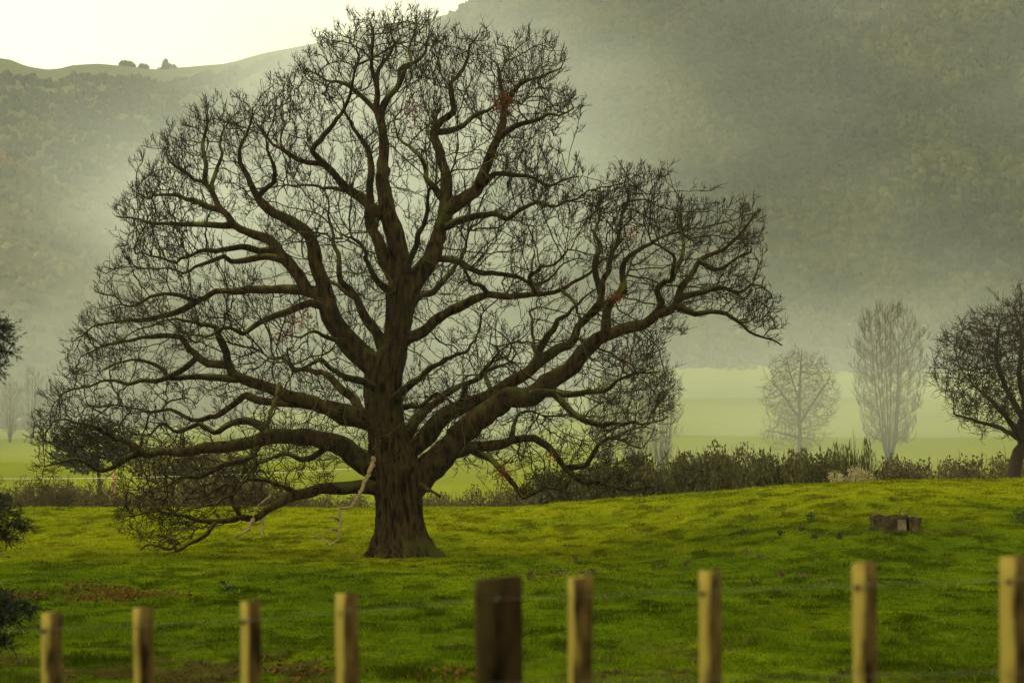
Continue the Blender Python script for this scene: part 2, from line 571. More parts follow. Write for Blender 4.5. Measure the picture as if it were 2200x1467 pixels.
def crowns(name, hl, n, rmin, rmax, a_lim, palette, weights, seed, keepf=None):
    X, Y, Z, AA, TT = hl
    r = np.random.default_rng(seed)
    ny, na = X.shape
    fi = r.random(n) * (ny - 1); fj = r.random(n) * (na - 1)
    i = fi.astype(int); j = fj.astype(int); u = (fi - i)[:, None]; v = (fj - j)[:, None]
    P = np.stack([X, Y, Z], -1)
    pos = (P[i, j] * (1 - u) + P[np.minimum(i + 1, ny - 1), j] * u) * (1 - v) + (P[i, np.minimum(j + 1, na - 1)] * (1 - u) + P[np.minimum(i + 1, ny - 1), np.minimum(j + 1, na - 1)] * u) * v
    t = TT[i, j]
    a = pos[:, 0] / pos[:, 1]
    k = (a > a_lim[0]) & (a < a_lim[1]) & (t < 1.06)
    if keepf is not None:
        k &= keepf(pos, a, t, r)
    pos, t = pos[k], t[k]
    n = len(pos)
    rad = rmin + (rmax - rmin) * r.random(n) ** 1.6
    pal = np.array(palette)
    patch = fbm(pos[:, 0] / 38.0, pos[:, 1] / 70.0 + pos[:, 2] / 30.0, seed, 4)
    wts = np.array(weights)
    ci = np.clip(np.searchsorted(np.cumsum(wts) / wts.sum(), 0.35 * r.random(n) + 0.65 * sstep((patch - 0.30) / 0.4)), 0, len(pal) - 1)
    ci = np.where((t < 0.17) & (r.random(n) < 0.03), len(pal) - 1, ci)
    rad = np.where(ci == len(pal) - 1, rad * 0.6, rad)
    sc = np.stack([rad * (0.8 + 0.4 * r.random(n)), rad * (0.8 + 0.4 * r.random(n)), rad * (0.8 + 0.7 * r.random(n))], -1)
    V = ICO_V[None] * (0.55 + 0.85 * r.random((n, 12, 1))) * sc[:, None]
    th = r.random(n) * 6.28
    c, s = np.cos(th)[:, None], np.sin(th)[:, None]
    V = np.stack([V[..., 0] * c - V[..., 1] * s, V[..., 0] * s + V[..., 1] * c, V[..., 2]], -1) + pos[:, None] + np.array([0, 0, 1]) * (rad * 0.45)[:, None, None]
    cols = pal[ci] * (0.8 + 0.4 * r.random((n, 1)))
    low = ICO_V[ICO_T].mean(1)[:, 2] > -0.35
    T = ICO_T[low][None] + (np.arange(n) * 12)[:, None, None]
    o = obj(name, make_mesh(name, V, None, T, True, np.repeat(cols, 12, 0)), M_forest)
    o['kind'] = 'stuff'
    return o


PAL = [(0.008, 0.012, 0.007), (0.017, 0.022, 0.010), (0.034, 0.040, 0.014), (0.044, 0.046, 0.017), (0.22, 0.19, 0.08)]
o = crowns('hill_forest', H_R, 60000, 1.1, 2.9, (-0.16, 0.27), PAL, (26, 34, 26, 12, 0.0), 81,
           lambda p, a, t, r: (t > 0.10) | (r.random(len(t)) < 0.5))
tag(o, 'dense dark native bush covering the steep misty hillside behind the pale trees', 'forest')
o = crowns('hill_forest', H_F, 36000, 2.0, 4.8, (-0.28, 0.02), PAL, (44, 38, 15, 3, 0.0), 83,
           lambda p, a, t, r: ((p[:, 2] + 5) / p[:, 1] < (1040 - np.interp(a * F + 1100, [q[0] for q in ROW_F], [q[1] for q in ROW_F])) / F - 0.0012) & (fbm(p[:, 0] / 45, p[:, 1] / 60, 91, 3) > 0.28 + 0.30 * sstep((t - 0.90) / 0.08)))
tag(o, 'dark bush below the bald green skyline of the far hill', 'forest')
o = crowns('hill_forest', H_S, 9000, 1.5, 3.6, (-0.28, -0.05), [(0.035, 0.036, 0.018), (0.055, 0.052, 0.026), (0.075, 0.062, 0.030), (0.09, 0.08, 0.03), (0.26, 0.22, 0.11)], (30, 30, 20, 10, 0), 85,
           lambda p, a, t, r: r.random(len(t)) < 0.75)
tag(o, 'brownish scrub with pale plumes on the low spur at the valley side', 'scrub')


# ------------------------------------------------------------------ growing branches
def unit(v):
    return v / (np.linalg.norm(v, axis=-1, keepdims=True) + 1e-9)


def colonise(pos, par, pts, D, kill, infl, trop=(0, 0, 0.15), jit=0.25, maxit=70, maxkids=3, seedmask=None, outward=None):
    """space colonisation: branches grow from the given nodes towards the points pts"""
    r = np.random.default_rng(len(pts))
    pos = [np.array(p) for p in pos]; par = list(par)
    kids = [0] * len(pos)
    n0 = len(pos)
    best = np.full(len(pts), 1e9); bi = np.full(len(pts), -1)
    new = list(range(n0)) if seedmask is None else [i for i in range(n0) if seedmask[i]]
    alive = np.ones(len(pts), bool)
    trop = np.array(trop)
    field = outward
    for it in range(maxit):
        kd = kdtree.KDTree(len(new))
        for i in new:
            kd.insert(pos[i], i)
        kd.balance()
        for k in np.nonzero(alive)[0]:
            _, i, d = kd.find(pts[k])
            if d < best[k]:
                best[k] = d; bi[k] = i
                if d < kill:
                    alive[k] = False
        act = np.nonzero(alive & (best < infl))[0]
        if len(act) == 0:
            break
        acc = {}
        P = np.array([pos[i] for i in bi[act]])
        dirs = unit(pts[act] - P)
        for i, d in zip(bi[act], dirs):
            if i in acc:
                acc[i] = acc[i] + d
            else:
                acc[i] = d
        new = []
        for i, d in acc.items():
            if kids[i] >= maxkids:
                continue
            d = unit(d)
            prev = unit(pos[i] - pos[par[i]]) if par[i] >= 0 else d
            d = unit(d + 0.35 * prev + trop + jit * r.normal(size=3) + (0 if field is None else 0.45 * unit(pos[i] - field)))
            pos.append(pos[i] + d * D * (0.8 + 0.4 * r.random())); par.append(i); kids[i] += 1; kids.append(0)
            new.append(len(pos) - 1)
        if not new:
            break
        # a saturated node gives its points up
        sat = np.array([kids[i] >= maxkids for i in range(len(kids))])
        drop = alive & (bi >= 0) & sat[np.clip(bi, 0, None)]
        best[drop & (best < kill * 1.6)] = 0
        alive[drop & (best == 0)] = False
    return np.array(pos), np.array(par), n0


def pipe_radii(par, n0, r_tip, expo, n):
    cnt = np.zeros(n)
    haskid = np.zeros(n, bool)
    haskid[par[par >= 0]] = True
    cnt[~haskid] = 1
    for i in range(n - 1, n0 - 1, -1):
        if par[i] >= 0:
            cnt[par[i]] += max(cnt[i], 1)
    return r_tip * np.maximum(cnt, 1) ** expo, ~haskid


def twigs(mb, P, Dn, n_each, L, r0, r1, up=0.3, spread=0.8, spur=0.5, r=rng, parts=(0.4, 0.34, 0.26)):
    """short kinked shoots with side spurs"""
    P = np.repeat(P, n_each, 0); Dn = np.repeat(Dn, n_each, 0); n = len(P)
    if n == 0:
        return
    upv = np.array([0, 0, up])
    ln = (L[0] + (L[1] - L[0]) * r.random(n) ** 1.5)[:, None]
    d = unit(Dn * 0.7 + spread * r.normal(size=(n, 3)) * 0.7 + upv)
    p = P
    ra = np.full(n, r0)
    for k, fr in enumerate(parts):
        q = p + d * ln * fr
        rb = np.full(n, r0 + (r1 - r0) * (k + 1) / len(parts))
        mb.segs(p, q, ra, rb)
        if spur and k < len(parts) - 1:
            m = r.random(n) < spur
            sd_ = unit(d[m] * 0.6 + r.normal(size=(m.sum(), 3)) * 0.8 + upv)
            mb.segs(q[m], q[m] + sd_ * ln[m] * (0.25 + 0.3 * r.random((m.sum(), 1))), rb[m] * 0.9, rb[m] * 0.6)
        p, ra = q, rb
        d = unit(d + r.normal(size=(n, 3)) * 0.42 + upv * 0.5)


def catmull(P, step):
    P = np.asarray(P, float)
    E = np.vstack([2 * P[0] - P[1], P, 2 * P[-1] - P[-2]])
    out = []
    for i in range(1, len(E) - 2):
        n = max(2, int(np.linalg.norm(E[i + 1][:3] - E[i][:3]) / step))
        t = np.linspace(0, 1, n, endpoint=False)[:, None]
        out.append(0.5 * (2 * E[i] + (E[i + 1] - E[i - 1]) * t + (2 * E[i - 1] - 5 * E[i] + 4 * E[i + 1] - E[i + 2]) * t ** 2 + (3 * E[i] - E[i - 1] - 3 * E[i + 1] + E[i + 2]) * t ** 3))
    out.append(E[-2][None])
    return np.vstack(out)


# ------------------------------------------------------------------ the oak
# limbs read off the photograph: (path in pixels, radius at start and end in pixels, depth of the tip in metres, + is away)
LIMBS = [
    # centre leader and top
    ('864,610 862,573 845,503 829,429 821,368 821,286 809,245 813,184 837,123 845,61', 24, 3, 0.8),
    ('845,610 826,560 815,523 800,483 792,440 798,390 800,339 776,290 747,245 735,200', 17, 4, -2.2),
    ('880,640 895,600 927,552 945,503 958,450 957,400 944,327 935,286 950,262 976,245 964,184 993,155 1034,85', 22, 4, 1.5),
    ('820,470 776,425 743,397 719,364 682,356 641,352 612,331 585,300 562,262', 14, 4, -1.5),
    ('719,364 674,327 690,300 715,270 740,235 755,204 764,143 775,95', 8, 3, -3.0),
    ('821,300 821,241 854,192 862,151 890,138 911,123 925,90 935,57', 10, 3, 2.0),
    ('958,450 1009,417 1029,401 1050,348 1070,305 1074,245 1099,196 1128,172 1173,155 1205,139', 17, 3, -2.0),
    ('1070,305 1095,280 1124,262 1173,245 1205,246 1238,233', 8, 3, -3.2),
    ('1074,260 1085,215 1078,170 1083,110', 7, 3, 0.5),
    ('935,290 965,282 993,270 1020,250 1050,233 1075,200', 8, 3, 3.2),
    ('950,440 923,389 911,348 886,319 862,300 845,262', 9, 4, 3.5),
    ('1025,405 1050,385 1066,372 1111,376 1145,388 1173,397 1205,385 1238,380', 8, 3, 1.5),
    ('953,490 980,478 1009,470 1045,461 1070,462 1087,470 1119,450 1150,446 1173,442 1222,438 1254,409', 9, 3, -2.6),
    ('925,550 944,556 989,560 1021,577 1060,583 1111,589 1150,602 1185,590 1225,560', 9, 3, 2.8),
    ('806,245 780,210 740,180 700,170 660,150', 7, 3, 2.2),
    ('815,180 795,140 800,90 790,45', 6, 3, -1.0),
    ('845,190 870,160 880,110 890,50', 6, 3, 2.6),
    ('815,560 806,520 800,500 808,470 790,430 760,410 700,400 640,402 590,405', 8, 3, 3.6),
    # left, from the fork
    ('815,800 790,775 760,748 728,705 706,664 690,605 672,555 661,510 624,480 590,465 560,435 549,420 534,375 515,334 519,307 534,262 537,236', 25, 2, -2.5),
    ('549,420 575,402 588,382 590,360 570,330 560,290', 7, 3, -3.5),
    ('680,640 661,625 645,595 624,566 597,540 571,517 530,499 500,484 491,461 474,435 444,401 425,382 380,356 357,334 346,315', 15, 2, 0.5),
    ('440,395 440,352 436,310 452,270 455,235', 7, 3, 1.6),
    ('474,435 455,400 470,360 478,310 500,260', 6, 3, 2.4),
    ('500,484 462,487 410,484 372,476 324,471 275,465 252,456', 8, 3, 0.9),
    ('485,450 440,442 410,427 365,424 312,427 294,412', 7, 3, 2.0),
    ('618,560 575,551 530,561 496,559 481,547 455,560 420,570 380,585 330,588', 9, 3, -2.5),
    ('590,536 556,536 519,525 477,540 425,547 387,559 330,545 300,550', 9, 3, -3.8),
    ('680,640 650,623 612,621 556,622 500,626 462,624 425,641 410,649 369,637 294,649 237,645 207,630', 11, 3, 1.2),
    ('425,641 395,665 350,680 290,690 220,700 175,735', 8, 3, 2.2),
    ('700,665 680,655 650,656 605,671 560,692 520,715 480,705 430,720 380,712', 10, 3, -4.2),
    ('828,760 818,735 808,715 783,673 770,648 745,620 725,560 720,500 700,450 690,420', 13, 3, 3.2),
    ('760,748 735,737 705,722 680,712 650,722 620,716', 7, 3, -3.5),
    # left, long middle limb
    ('805,905 770,893 730,880 690,868 640,850 600,840 556,831 521,817 496,799 485,782 450,778 429,760 408,740 386,721 340,715 280,730 200,745 165,760', 19, 2, -1.0),
    ('500,800 489,774 485,743 475,721 471,700 440,690 400,680 350,690', 10, 3, -2.8),
    ('521,817 468,813 443,810 407,806 372,803 330,780 280,775 230,790', 9, 3, 0.6),
    ('429,762 400,790 350,815 300,820 240,815 180,835 130,850', 7, 3, 1.8),
    ('800,925 760,905 733,902 698,880 662,872 613,863 563,863 531,852 505,866 478,891 440,905 400,900 350,880 300,885 240,870', 15, 3, 2.4),
    # left low limb
    ('822,1015 801,1006 769,988 728,956 682,943 637,940 585,936 549,948 503,959 457,964 407,968 361,976 308,969 275,952 250,948 230,927 202,909 150,905 110,912', 25, 2, -2.2),
    ('330,972 287,976 251,1001 202,1012 170,990 140,985 95,1005', 8, 3, -3.6),
    ('585,936 560,915 530,905 490,915 455,935 430,920 390,930 340,920 280,930', 10, 3, 0.8),
    ('720,953 690,970 650,985 600,980 560,990 500,985', 9, 3, 3.4),
    ('560,945 530,985 480,1000 430,1025 390,1030 340,1045 300,1070', 8, 3, -4.5),
    # lowest left limb
    ('822,1050 805,1048 774,1044 737,1046 705,1049 682,1052 646,1060 609,1066 585,1086 563,1108 521,1111 485,1118 443,1120 410,1112 370,1100 320,1095 280,1105', 17, 3, -3.2),
    ('470,1120 439,1150 407,1164 383,1182 372,1175 354,1184 326,1168 305,1171', 5, 2.5, -4.2),
    ('520,1111 500,1075 507,1050 480,1040 440,1060 400,1075', 6, 3, -3.0),
    ('640,1061 600,1040 560,1030 520,1040 470,1080 420,1090', 6, 3, -5.0),
    # right big limb
    ('880,1045 892,1034 915,1012 938,988 965,961 1011,915 1057,879 1125,851 1180,819 1230,783 1262,750 1299,728 1357,703 1408,677 1449,657 1469,606 1510,565 1561,534 1592,493 1623,462', 33, 2, -2.4),
    ('1449,657 1495,677 1530,675 1561,682 1597,703 1638,718 1674,731', 8, 3, -3.4),
    ('1460,640 1500,625 1540,620 1580,630 1615,610 1650,625', 8, 3, -1.2),
    ('1418,672 1422,650 1411,621 1430,605 1444,596 1449,555 1428,524 1400,505', 9, 3, -4.0),
    ('1505,570 1540,578 1580,560 1610,540', 6, 3, -3.6),
    ('1455,600 1460,560 1475,520 1470,470 1480,440', 6, 3, -0.6),
    ('1306,725 1301,690 1303,662 1320,640 1342,626 1336,570 1367,544 1398,524 1440,510 1480,500', 11, 3, -0.5),
    # second right limb
    ('862,985 874,975 910,943 942,906 988,879 1057,851 1102,824 1148,787 1190,755 1229,728 1270,677 1290,640 1300,600 1316,540 1336,503 1342,442 1352,381', 21, 2, 2.2),
    ('1265,684 1290,660 1316,647 1336,620 1350,585 1362,560', 9, 3, 3.6),
    ('1290,630 1275,570 1290,520 1280,470 1300,420', 8, 3, 4.0),
    ('1148,790 1160,750 1185,712 1192,690 1225,680 1250,655 1290,625', 10, 3, 0.2),
    ('1105,824 1140,800 1149,740 1147,690 1140,640', 6, 3, 4.2),
    ('1060,855 1045,810 1050,780 1085,760 1110,735', 6, 3, 5.0),
    ('870,880 897,870 933,856 965,853 985,870 1020,862', 7, 3, -3.2),
    ('990,880 1000,840 1030,800 1060,785 1075,760 1050,730', 7, 3, -4.2),
    # right sweeping limb from the leader
    ('858,735 885,722 910,710 956,673 1011,648 1043,632 1102,634 1148,630 1193,625 1239,600 1271,587 1310,560 1335,545', 14, 4, -3.4),
    ('1043,632 1035,610 1015,600 1000,575 975,565', 6, 3, -4.5),
    ('1200,622 1230,650 1245,690 1230,715', 5, 3, -5.0),
    ('1150,630 1140,600 1165,570 1200,560 1215,520', 6, 3, -5.0),
    # right lower limbs
    ('1120,852 1152,846 1219,849 1275,841 1321,826 1367,805 1410,800', 11, 3, -3.8),
    ('1190,852 1239,887 1280,905 1321,915 1377,910 1425,905', 9, 3, -4.8),
    ('960,975 985,972 1011,961 1057,956 1102,943 1139,938 1171,961 1194,993 1219,1015 1253,1034 1306,1038 1357,1051 1390,1045', 14, 3, -1.6),
    ('1219,1011 1250,1000 1265,989 1280,965 1295,952 1326,938 1370,960', 8, 3, -2.6),
    ('1005,964 1030,975 1057,988 1084,1016 1111,1048 1134,1070 1171,1052 1210,1052', 9, 3, -3.0),
    ('1268,1035 1276,1060 1283,1070', 4, 2.5, -2.0),
    ('1100,943 1110,900 1140,880 1170,885', 6, 3, 1.5),
    # behind, towards the hills, to fill the far side of the crown
    ('845,720 850,690 900,640 960,600 1000,520 1010,470', 12, 4, 6.2),
    ('835,760 800,700 760,640 700,600 650,560', 12, 4, 6.4),
    ('855,960 900,900 960,850 1040,800 1120,760', 14, 4, 6.5),
    ('820,930 760,860 690,800 620,780 560,760', 14, 4, 6.0),
    # in front, towards the field
    ('850,880 880,830 930,790 990,760 1040,700', 10, 3, -6.0),
    ('825,860 800,830 740,810 690,780 640,790 590,780', 10, 3, -6.2),
    ('835,640 810,600 790,560 770,520 730,500', 9, 3, -5.5),
    ('860,600 890,540 910,480 920,420 960,360', 9, 3, -5.0),
]
oak_base = at(860, 1195, OAK_Y)
oak_base[2] = 0.0
oak = thing('oak_tree', 'huge spreading bare oak with thick mossy trunk standing alone in the field', 'tree', oak_base)

# trunk: rings read off its outline
RINGS = [(1212, 770, 958), (1203, 776, 952), (1195, 782, 945), (1185, 790, 936), (1170, 797, 925), (1150, 803, 915), (1120, 808, 907), (1090, 809, 904), (1061, 807, 902),
         (1035, 804, 908), (1008, 798, 908), (984, 797, 897), (950, 796, 878), (910, 791, 869), (870, 786, 865), (830, 785, 863), (800, 786, 866), (775, 796, 872),
         (745, 818, 876), (710, 827, 881), (670, 830, 890), (635, 831, 894), (605, 836, 890), (585, 846, 878)]
rr = np.array(RINGS, float)
rows = np.concatenate([np.arange(1212, 1000, -4), np.arange(1000, 584, -7)])
Lx = np.interp(-rows, -rr[:, 0], rr[:, 1]); Rx = np.interp(-rows, -rr[:, 0], rr[:, 2])
SD = 132
th = np.linspace(0, 2 * np.pi, SD, endpoint=False)
TV = []
for row, lx, rx in zip(rows, Lx, Rx):
    c = at((lx + rx) / 2, row, OAK_Y)
    R = (rx - lx) / 2 / 58.0
    flare = max(0.0, (row - 1110) / 95.0)
    f = 1 + 0.13 * flare * np.cos(5 * th + 1.1) + 0.05 * flare * np.cos(9 * th + 0.4)
    lob = 0.045 * np.cos(3 * th + 0.5 + row * 0.004) + 0.03 * np.cos(7 * th + row * 0.01)
    ridge = 0.045 * np.sin(33 * th + 2.5 * np.sin(row * 0.05) + 3 * vnoise(th * 4, row * 0.05 + th * 0, 4)) + 0.08 * (vnoise(th * 9, row * 0.05 + th * 0, 6) - 0.5) + 0.05 * (vnoise(th * 24, row * 0.12 + th * 0, 9) - 0.5)
    gr = 0.16 * np.exp(-((th - 1.5 * np.pi - 0.10 - 0.05 * math.sin(row * 0.03)) / 0.10) ** 2) * (0.2 + 0.8 * sstep((row - 1010) / 60.0))
    r_ = R * (f + lob + ridge - gr)
    TV.append(np.stack([c[0] + r_ * np.cos(th), c[1] + r_ * np.sin(th), np.full(SD, c[2])], -1))
TV = np.array(TV)
nR = len(TV)
ii = np.arange(nR - 1)[:, None] * SD; jj = np.arange(SD)[None]; kk = (jj + 1) % SD
TQ = np.stack([ii + jj, ii + kk, ii + SD + kk, ii + SD + jj], -1).reshape(-1, 4)
mb = MB(); mb.add(TV, TQ)
build(mb, 'trunk', M_bark, oak, True)

# limbs
nodes, npar, nrad, nown, npx = [], [], [], [], []
for row, lx, rx in zip(rows, Lx, Rx):
    if row < 1060:
        nodes.append(at((lx + rx) / 2, row, OAK_Y)); npar.append(len(nodes) - 2); nrad.append((rx - lx) / 116.0); nown.append(-1); npx.append(((lx + rx) / 2, row))
npar[0] = -1
limb_root, limb_obj = {}, {}
for li, (s, r0, r1, dep) in enumerate(LIMBS):
    P = np.array([[float(c) for c in w.split(',')] for w in s.split()])
    allpx = np.array(npx)
    dist = np.linalg.norm(allpx - P[0], axis=1) - 0.5 * np.array(nrad) * 58
    b = int(np.argmin(dist))
    d0 = nodes[b][1] - OAK_Y
    own = nown[b]
    seglen = np.concatenate([[0], np.cumsum(np.linalg.norm(np.diff(P, axis=0), axis=1))]); seglen /= seglen[-1]
    dd = d0 + (dep - d0) * seglen ** 1.15
    C = np.array([at(p[0], p[1], OAK_Y + d) for p, d in zip(P, dd)])
    if dist[b] > 0 or own >= 0:
        C[0] = nodes[b]
        C[0][1] = nodes[b][1]
    Q = catmull(C, 0.24)
    n = len(Q)
    tt = np.linspace(0, 1, n)
    wob = np.zeros((n, 3))
    for k in range(3):
        wob[:, k] = (vnoise(tt * n / 3.2, np.full(n, li * 7.3 + k * 3.1), 5) - 0.5) * 0.42 + (vnoise(tt * n / 1.5, np.full(n, li * 5.3 + k * 2.1), 15) - 0.5) * 0.16
    wob *= (np.minimum(tt * 4, 1) * (0.35 + 0.65 * tt))[:, None]
    wob[:, 1] *= 2.2
    Q = Q + wob
    r1 = min(r1, 1.5)
    rad = (r1 + (r0 - r1) * (1 - tt) ** 1.12) / 58.0
    rad *= 0.92 + 0.16 * vnoise(tt * n / 2.0, np.full(n, li * 3.3), 7)
    if li not in () and own < 0:
        rad *= 1 + 0.15 * np.exp(-tt * n / 3.0)      # collar where the limb leaves the trunk
    mb = MB()
    mb.tube(Q, rad, 12 if r0 > 14 else (8 if r0 > 7 else 6), 0.10)
    if own < 0:
        po = oak; limb_root[li] = li; nm = 'limb'
    else:
        limb_root[li] = limb_root[own]; po = limb_obj[limb_root[own]]; nm = 'branch'
    me = mb.mesh(nm, True)
    me.transform(oak.matrix_basis.inverted())
    o = obj(nm, me, M_bark if r0 > 12 else M_branch, po)
    if own < 0:
        limb_obj[li] = o
    base = len(nodes)
    for k in range(n):
        nodes.append(Q[k]); npar.append(b if k == 0 else base + k - 1); nrad.append(rad[k]); nown.append(li)
        dz = Q[k][1]
        # picture position of the node, for finding the parent of later limbs
        rel = Q[k] - np.array([0, 0, EYE])
        fw = rel[1] * CP + rel[2] * SP
        npx.append((1100 + F * rel[0] / fw, 733.5 - F * (-rel[1] * SP + rel[2] * CP) / fw))

OUT = np.array([(760, 45), (850, 30), (945, 42), (960, 92), (1035, 75), (1050, 105), (1110, 88), (1180, 92), (1205, 140), (1188, 195), (1243, 235), (1235, 280), (1178, 315), (1230, 360), (1258, 410),
                (1330, 365), (1425, 372), (1440, 440), (1500, 430), (1620, 455), (1630, 520), (1618, 600), (1650, 640), (1670, 728), (1600, 728), (1520, 690), (1460, 690), (1440, 760), (1440, 860), (1420, 925), (1350, 990),
                (1395, 1040), (1330, 1062), (1200, 1058), (1130, 1075), (1050, 1010), (960, 1010), (905, 980), (790, 1000), (690, 1040), (640, 1075), (560, 1120), (440, 1150), (380, 1182), (300, 1170), (255, 1110), (340, 1050), (240, 1018), (85, 1018),
                (92, 910), (110, 850), (160, 740), (212, 640), (272, 540), (258, 460), (300, 400), (350, 312), (450, 228), (550, 208), (640, 132), (710, 82)], float)


def in_poly(p, poly):
    x, y = p[:, 0], p[:, 1]
    inside = np.zeros(len(p), bool)
    j = len(poly) - 1
    for i in range(len(poly)):
        xi, yi = poly[i]; xj, yj = poly[j]
        c = ((yi > y) != (yj > y)) & (x < (xj - xi) * (y - yi) / (yj - yi + 1e-9) + xi)
        inside ^= c
        j = i
    return inside


def edge_dist(p, poly):
    d = np.full(len(p), 1e9)
    for i in range(len(poly)):
        a, b = poly[i - 1], poly[i]
        t = np.clip(((p - a) @ (b - a)) / ((b - a) @ (b - a)), 0, 1)
        d = np.minimum(d, np.linalg.norm(p - (a + t[:, None] * (b - a)), axis=1))
    return d


def sample_crown(n, inner):
    out = []
    while sum(map(len, out)) < n:
        p = np.stack([60 + 1640 * rng.random(4000), 20 + 1180 * rng.random(4000)], -1)
        p = p[in_poly(p, OUT)]
        d = edge_dist(p, OUT)
        k = rng.random(len(p)) < np.where(d < 120, 1.0, inner)
        out.append(np.column_stack([p[k], d[k]]))
    return np.vstack(out)[:n]


cc = sample_crown(400, 0.36)
pts = []
for i in range(len(OUT)):                     # ragged tufts along the rim
    a, b = OUT[i - 1], OUT[i]
    out_n = np.array([(b - a)[1], -(b - a)[0]]); out_n = out_n / np.linalg.norm(out_n)
    for t in np.arange(rng.random() * 0.3, 1, 44 / np.linalg.norm(b - a)):
        p = a + (b - a) * t + out_n * (-46 + 30 * rng.random()) + rng.normal(size=2) * 6
        if (700 < p[0] < 960 and p[1] > 950) or (480 < p[0] < 800 and p[1] > 1020):
            continue
        dep = rng.normal() * 2.2
        for q in range(int(10 + 13 * rng.random())):
            g = rng.normal(size=2) * 13
            pts.append(at(p[0] + g[0], p[1] + g[1], OAK_Y + dep + rng.normal() * 0.35))
for px, py, d in cc:
    Tk = 7.6 * math.sqrt(1 - (1 - min(d / 400.0, 1)) ** 2) + 0.5
    dep = Tk * rng.choice([-1, 1]) * (0.55 + 0.45 * rng.random()) if rng.random() < 0.6 else Tk * (2 * rng.random() - 1)
    m = int(14 + 12 * rng.random())
    q = np.array([px, py]) + rng.normal(size=(m, 2)) * 30
    q = q[in_poly(q, OUT)]
    q = q[edge_dist(q, OUT) > 22] if len(q) else q
    for a, b in q:
        pts.append(at(a, b, OAK_Y + dep + rng.normal() * 0.5))
uu = sample_crown(2600, 0.45)
for px, py, d in uu:
    if d < 70 and rng.random() < 0.75:
        continue
    Tk = 7.2 * math.sqrt(1 - (1 - min(d / 400.0, 1)) ** 2) + 0.4
    pts.append(at(px, py, OAK_Y + Tk * (2 * rng.random() - 1)))
pts = np.array(pts)
crown_c = np.array([oak_base[0], OAK_Y, 5.5])
big = pts[rng.random(len(pts)) < 0.72]
pos, par, n0 = colonise(nodes, npar, big, 0.25, 0.44, 4.2, (0, 0, 0.08), 0.26, 45, outward=crown_c)
crad, tips = pipe_radii(par, n0, 0.0135, 0.46, len(pos))
mb = MB()
k = np.arange(n0, len(pos))
ra = np.where(par[k] >= n0, crad[par[k]], crad[k] * 1.15)
mb.segs(pos[par[k]], pos[k], np.minimum(ra, 0.075), np.minimum(crad[k], 0.075), 4)
build(mb, 'small_branches', M_branch, oak, False, 'stuff')
dirs = unit(pos[k] - pos[par[k]])
sel_tip = tips[k]


def sprays(mb, P, Dn, L, n_seg=5, side=0.8):
    """fans of shoots: a kinked axis that turns up and out, with side shoots along it"""
    n = len(P)
    out = unit(P - crown_c)
    ln = (L[0] + (L[1] - L[0]) * rng.random(n))[:, None]
    # shoots near the rim of the crown stay short, deep inside they may run on
    rel = P - np.array([0, 0, EYE]); fw = rel[:, 1] * CP + rel[:, 2] * SP
    pp = np.stack([1100 + F * rel[:, 0] / fw, 733.5 - F * (-rel[:, 1] * SP + rel[:, 2] * CP) / fw], -1)
    ed = np.where(in_poly(pp, OUT), edge_dist(pp, OUT), 0.0)
    ln = np.minimum(ln, (ed[:, None] + 6 + 20 * rng.random((n, 1))) / 58.0)
    d = unit(Dn * 0.6 + out * 0.55 + np.array([0, 0, 0.22]) + rng.normal(size=(n, 3)) * 0.34)
    p = P
    perp = unit(np.cross(d, rng.normal(size=(n, 3))))
    for s in range(n_seg):
        q = p + d * ln / n_seg
        r0, r1 = 0.0125 - 0.0014 * s, 0.0111 - 0.0014 * s
        mb.segs(p, q, r0, r1)
        m = rng.random(n) < side
        perp = unit(np.cross(d, perp) + 0.4 * rng.normal(size=(n, 3)))
        sgn = 1 if s % 2 else -1
        twigs(mb, q[m], unit(d[m] * 0.8 + sgn * perp[m] * 0.55), 1, (0.16, 0.50), 0.0098, 0.0066, 0.26, 0.30, 0.6, parts=(0.5, 0.5))
        d = unit(d + rng.normal(size=(n, 3)) * 0.26 + np.array([0, 0, 0.10]))
        p = q
    twigs(mb, p, d, 2, (0.12, 0.34), 0.0092, 0.0066, 0.25, 0.40, 0.4, parts=(0.5, 0.5))


mb = MB()
sprays(mb, np.repeat(pos[k][sel_tip], 2, 0), np.repeat(dirs[sel_tip], 2, 0), (0.40, 1.00))
thin = (crad[k] < 0.045) & ~sel_tip & (rng.random(len(k)) < 0.30)
sprays(mb, pos[k][thin], dirs[thin], (0.35, 0.95), 4, 0.7)
# fine shoots straight from the limbs' upper reaches
lk = np.array([i for i in range(n0) if nown[i] >= 0 and nrad[i] < 0.22])
lk = lk[rng.random(len(lk)) < 0.7]
ld = unit(np.array([np.array(nodes[i]) - np.array(nodes[npar[i]]) for i in lk]))
twigs(mb, np.array([nodes[i] for i in lk]), ld, 1, (0.2, 0.6), 0.011, 0.006, 0.45, 1.3, 0.7)
build(mb, 'twigs', M_twig, oak, False, 'stuff')


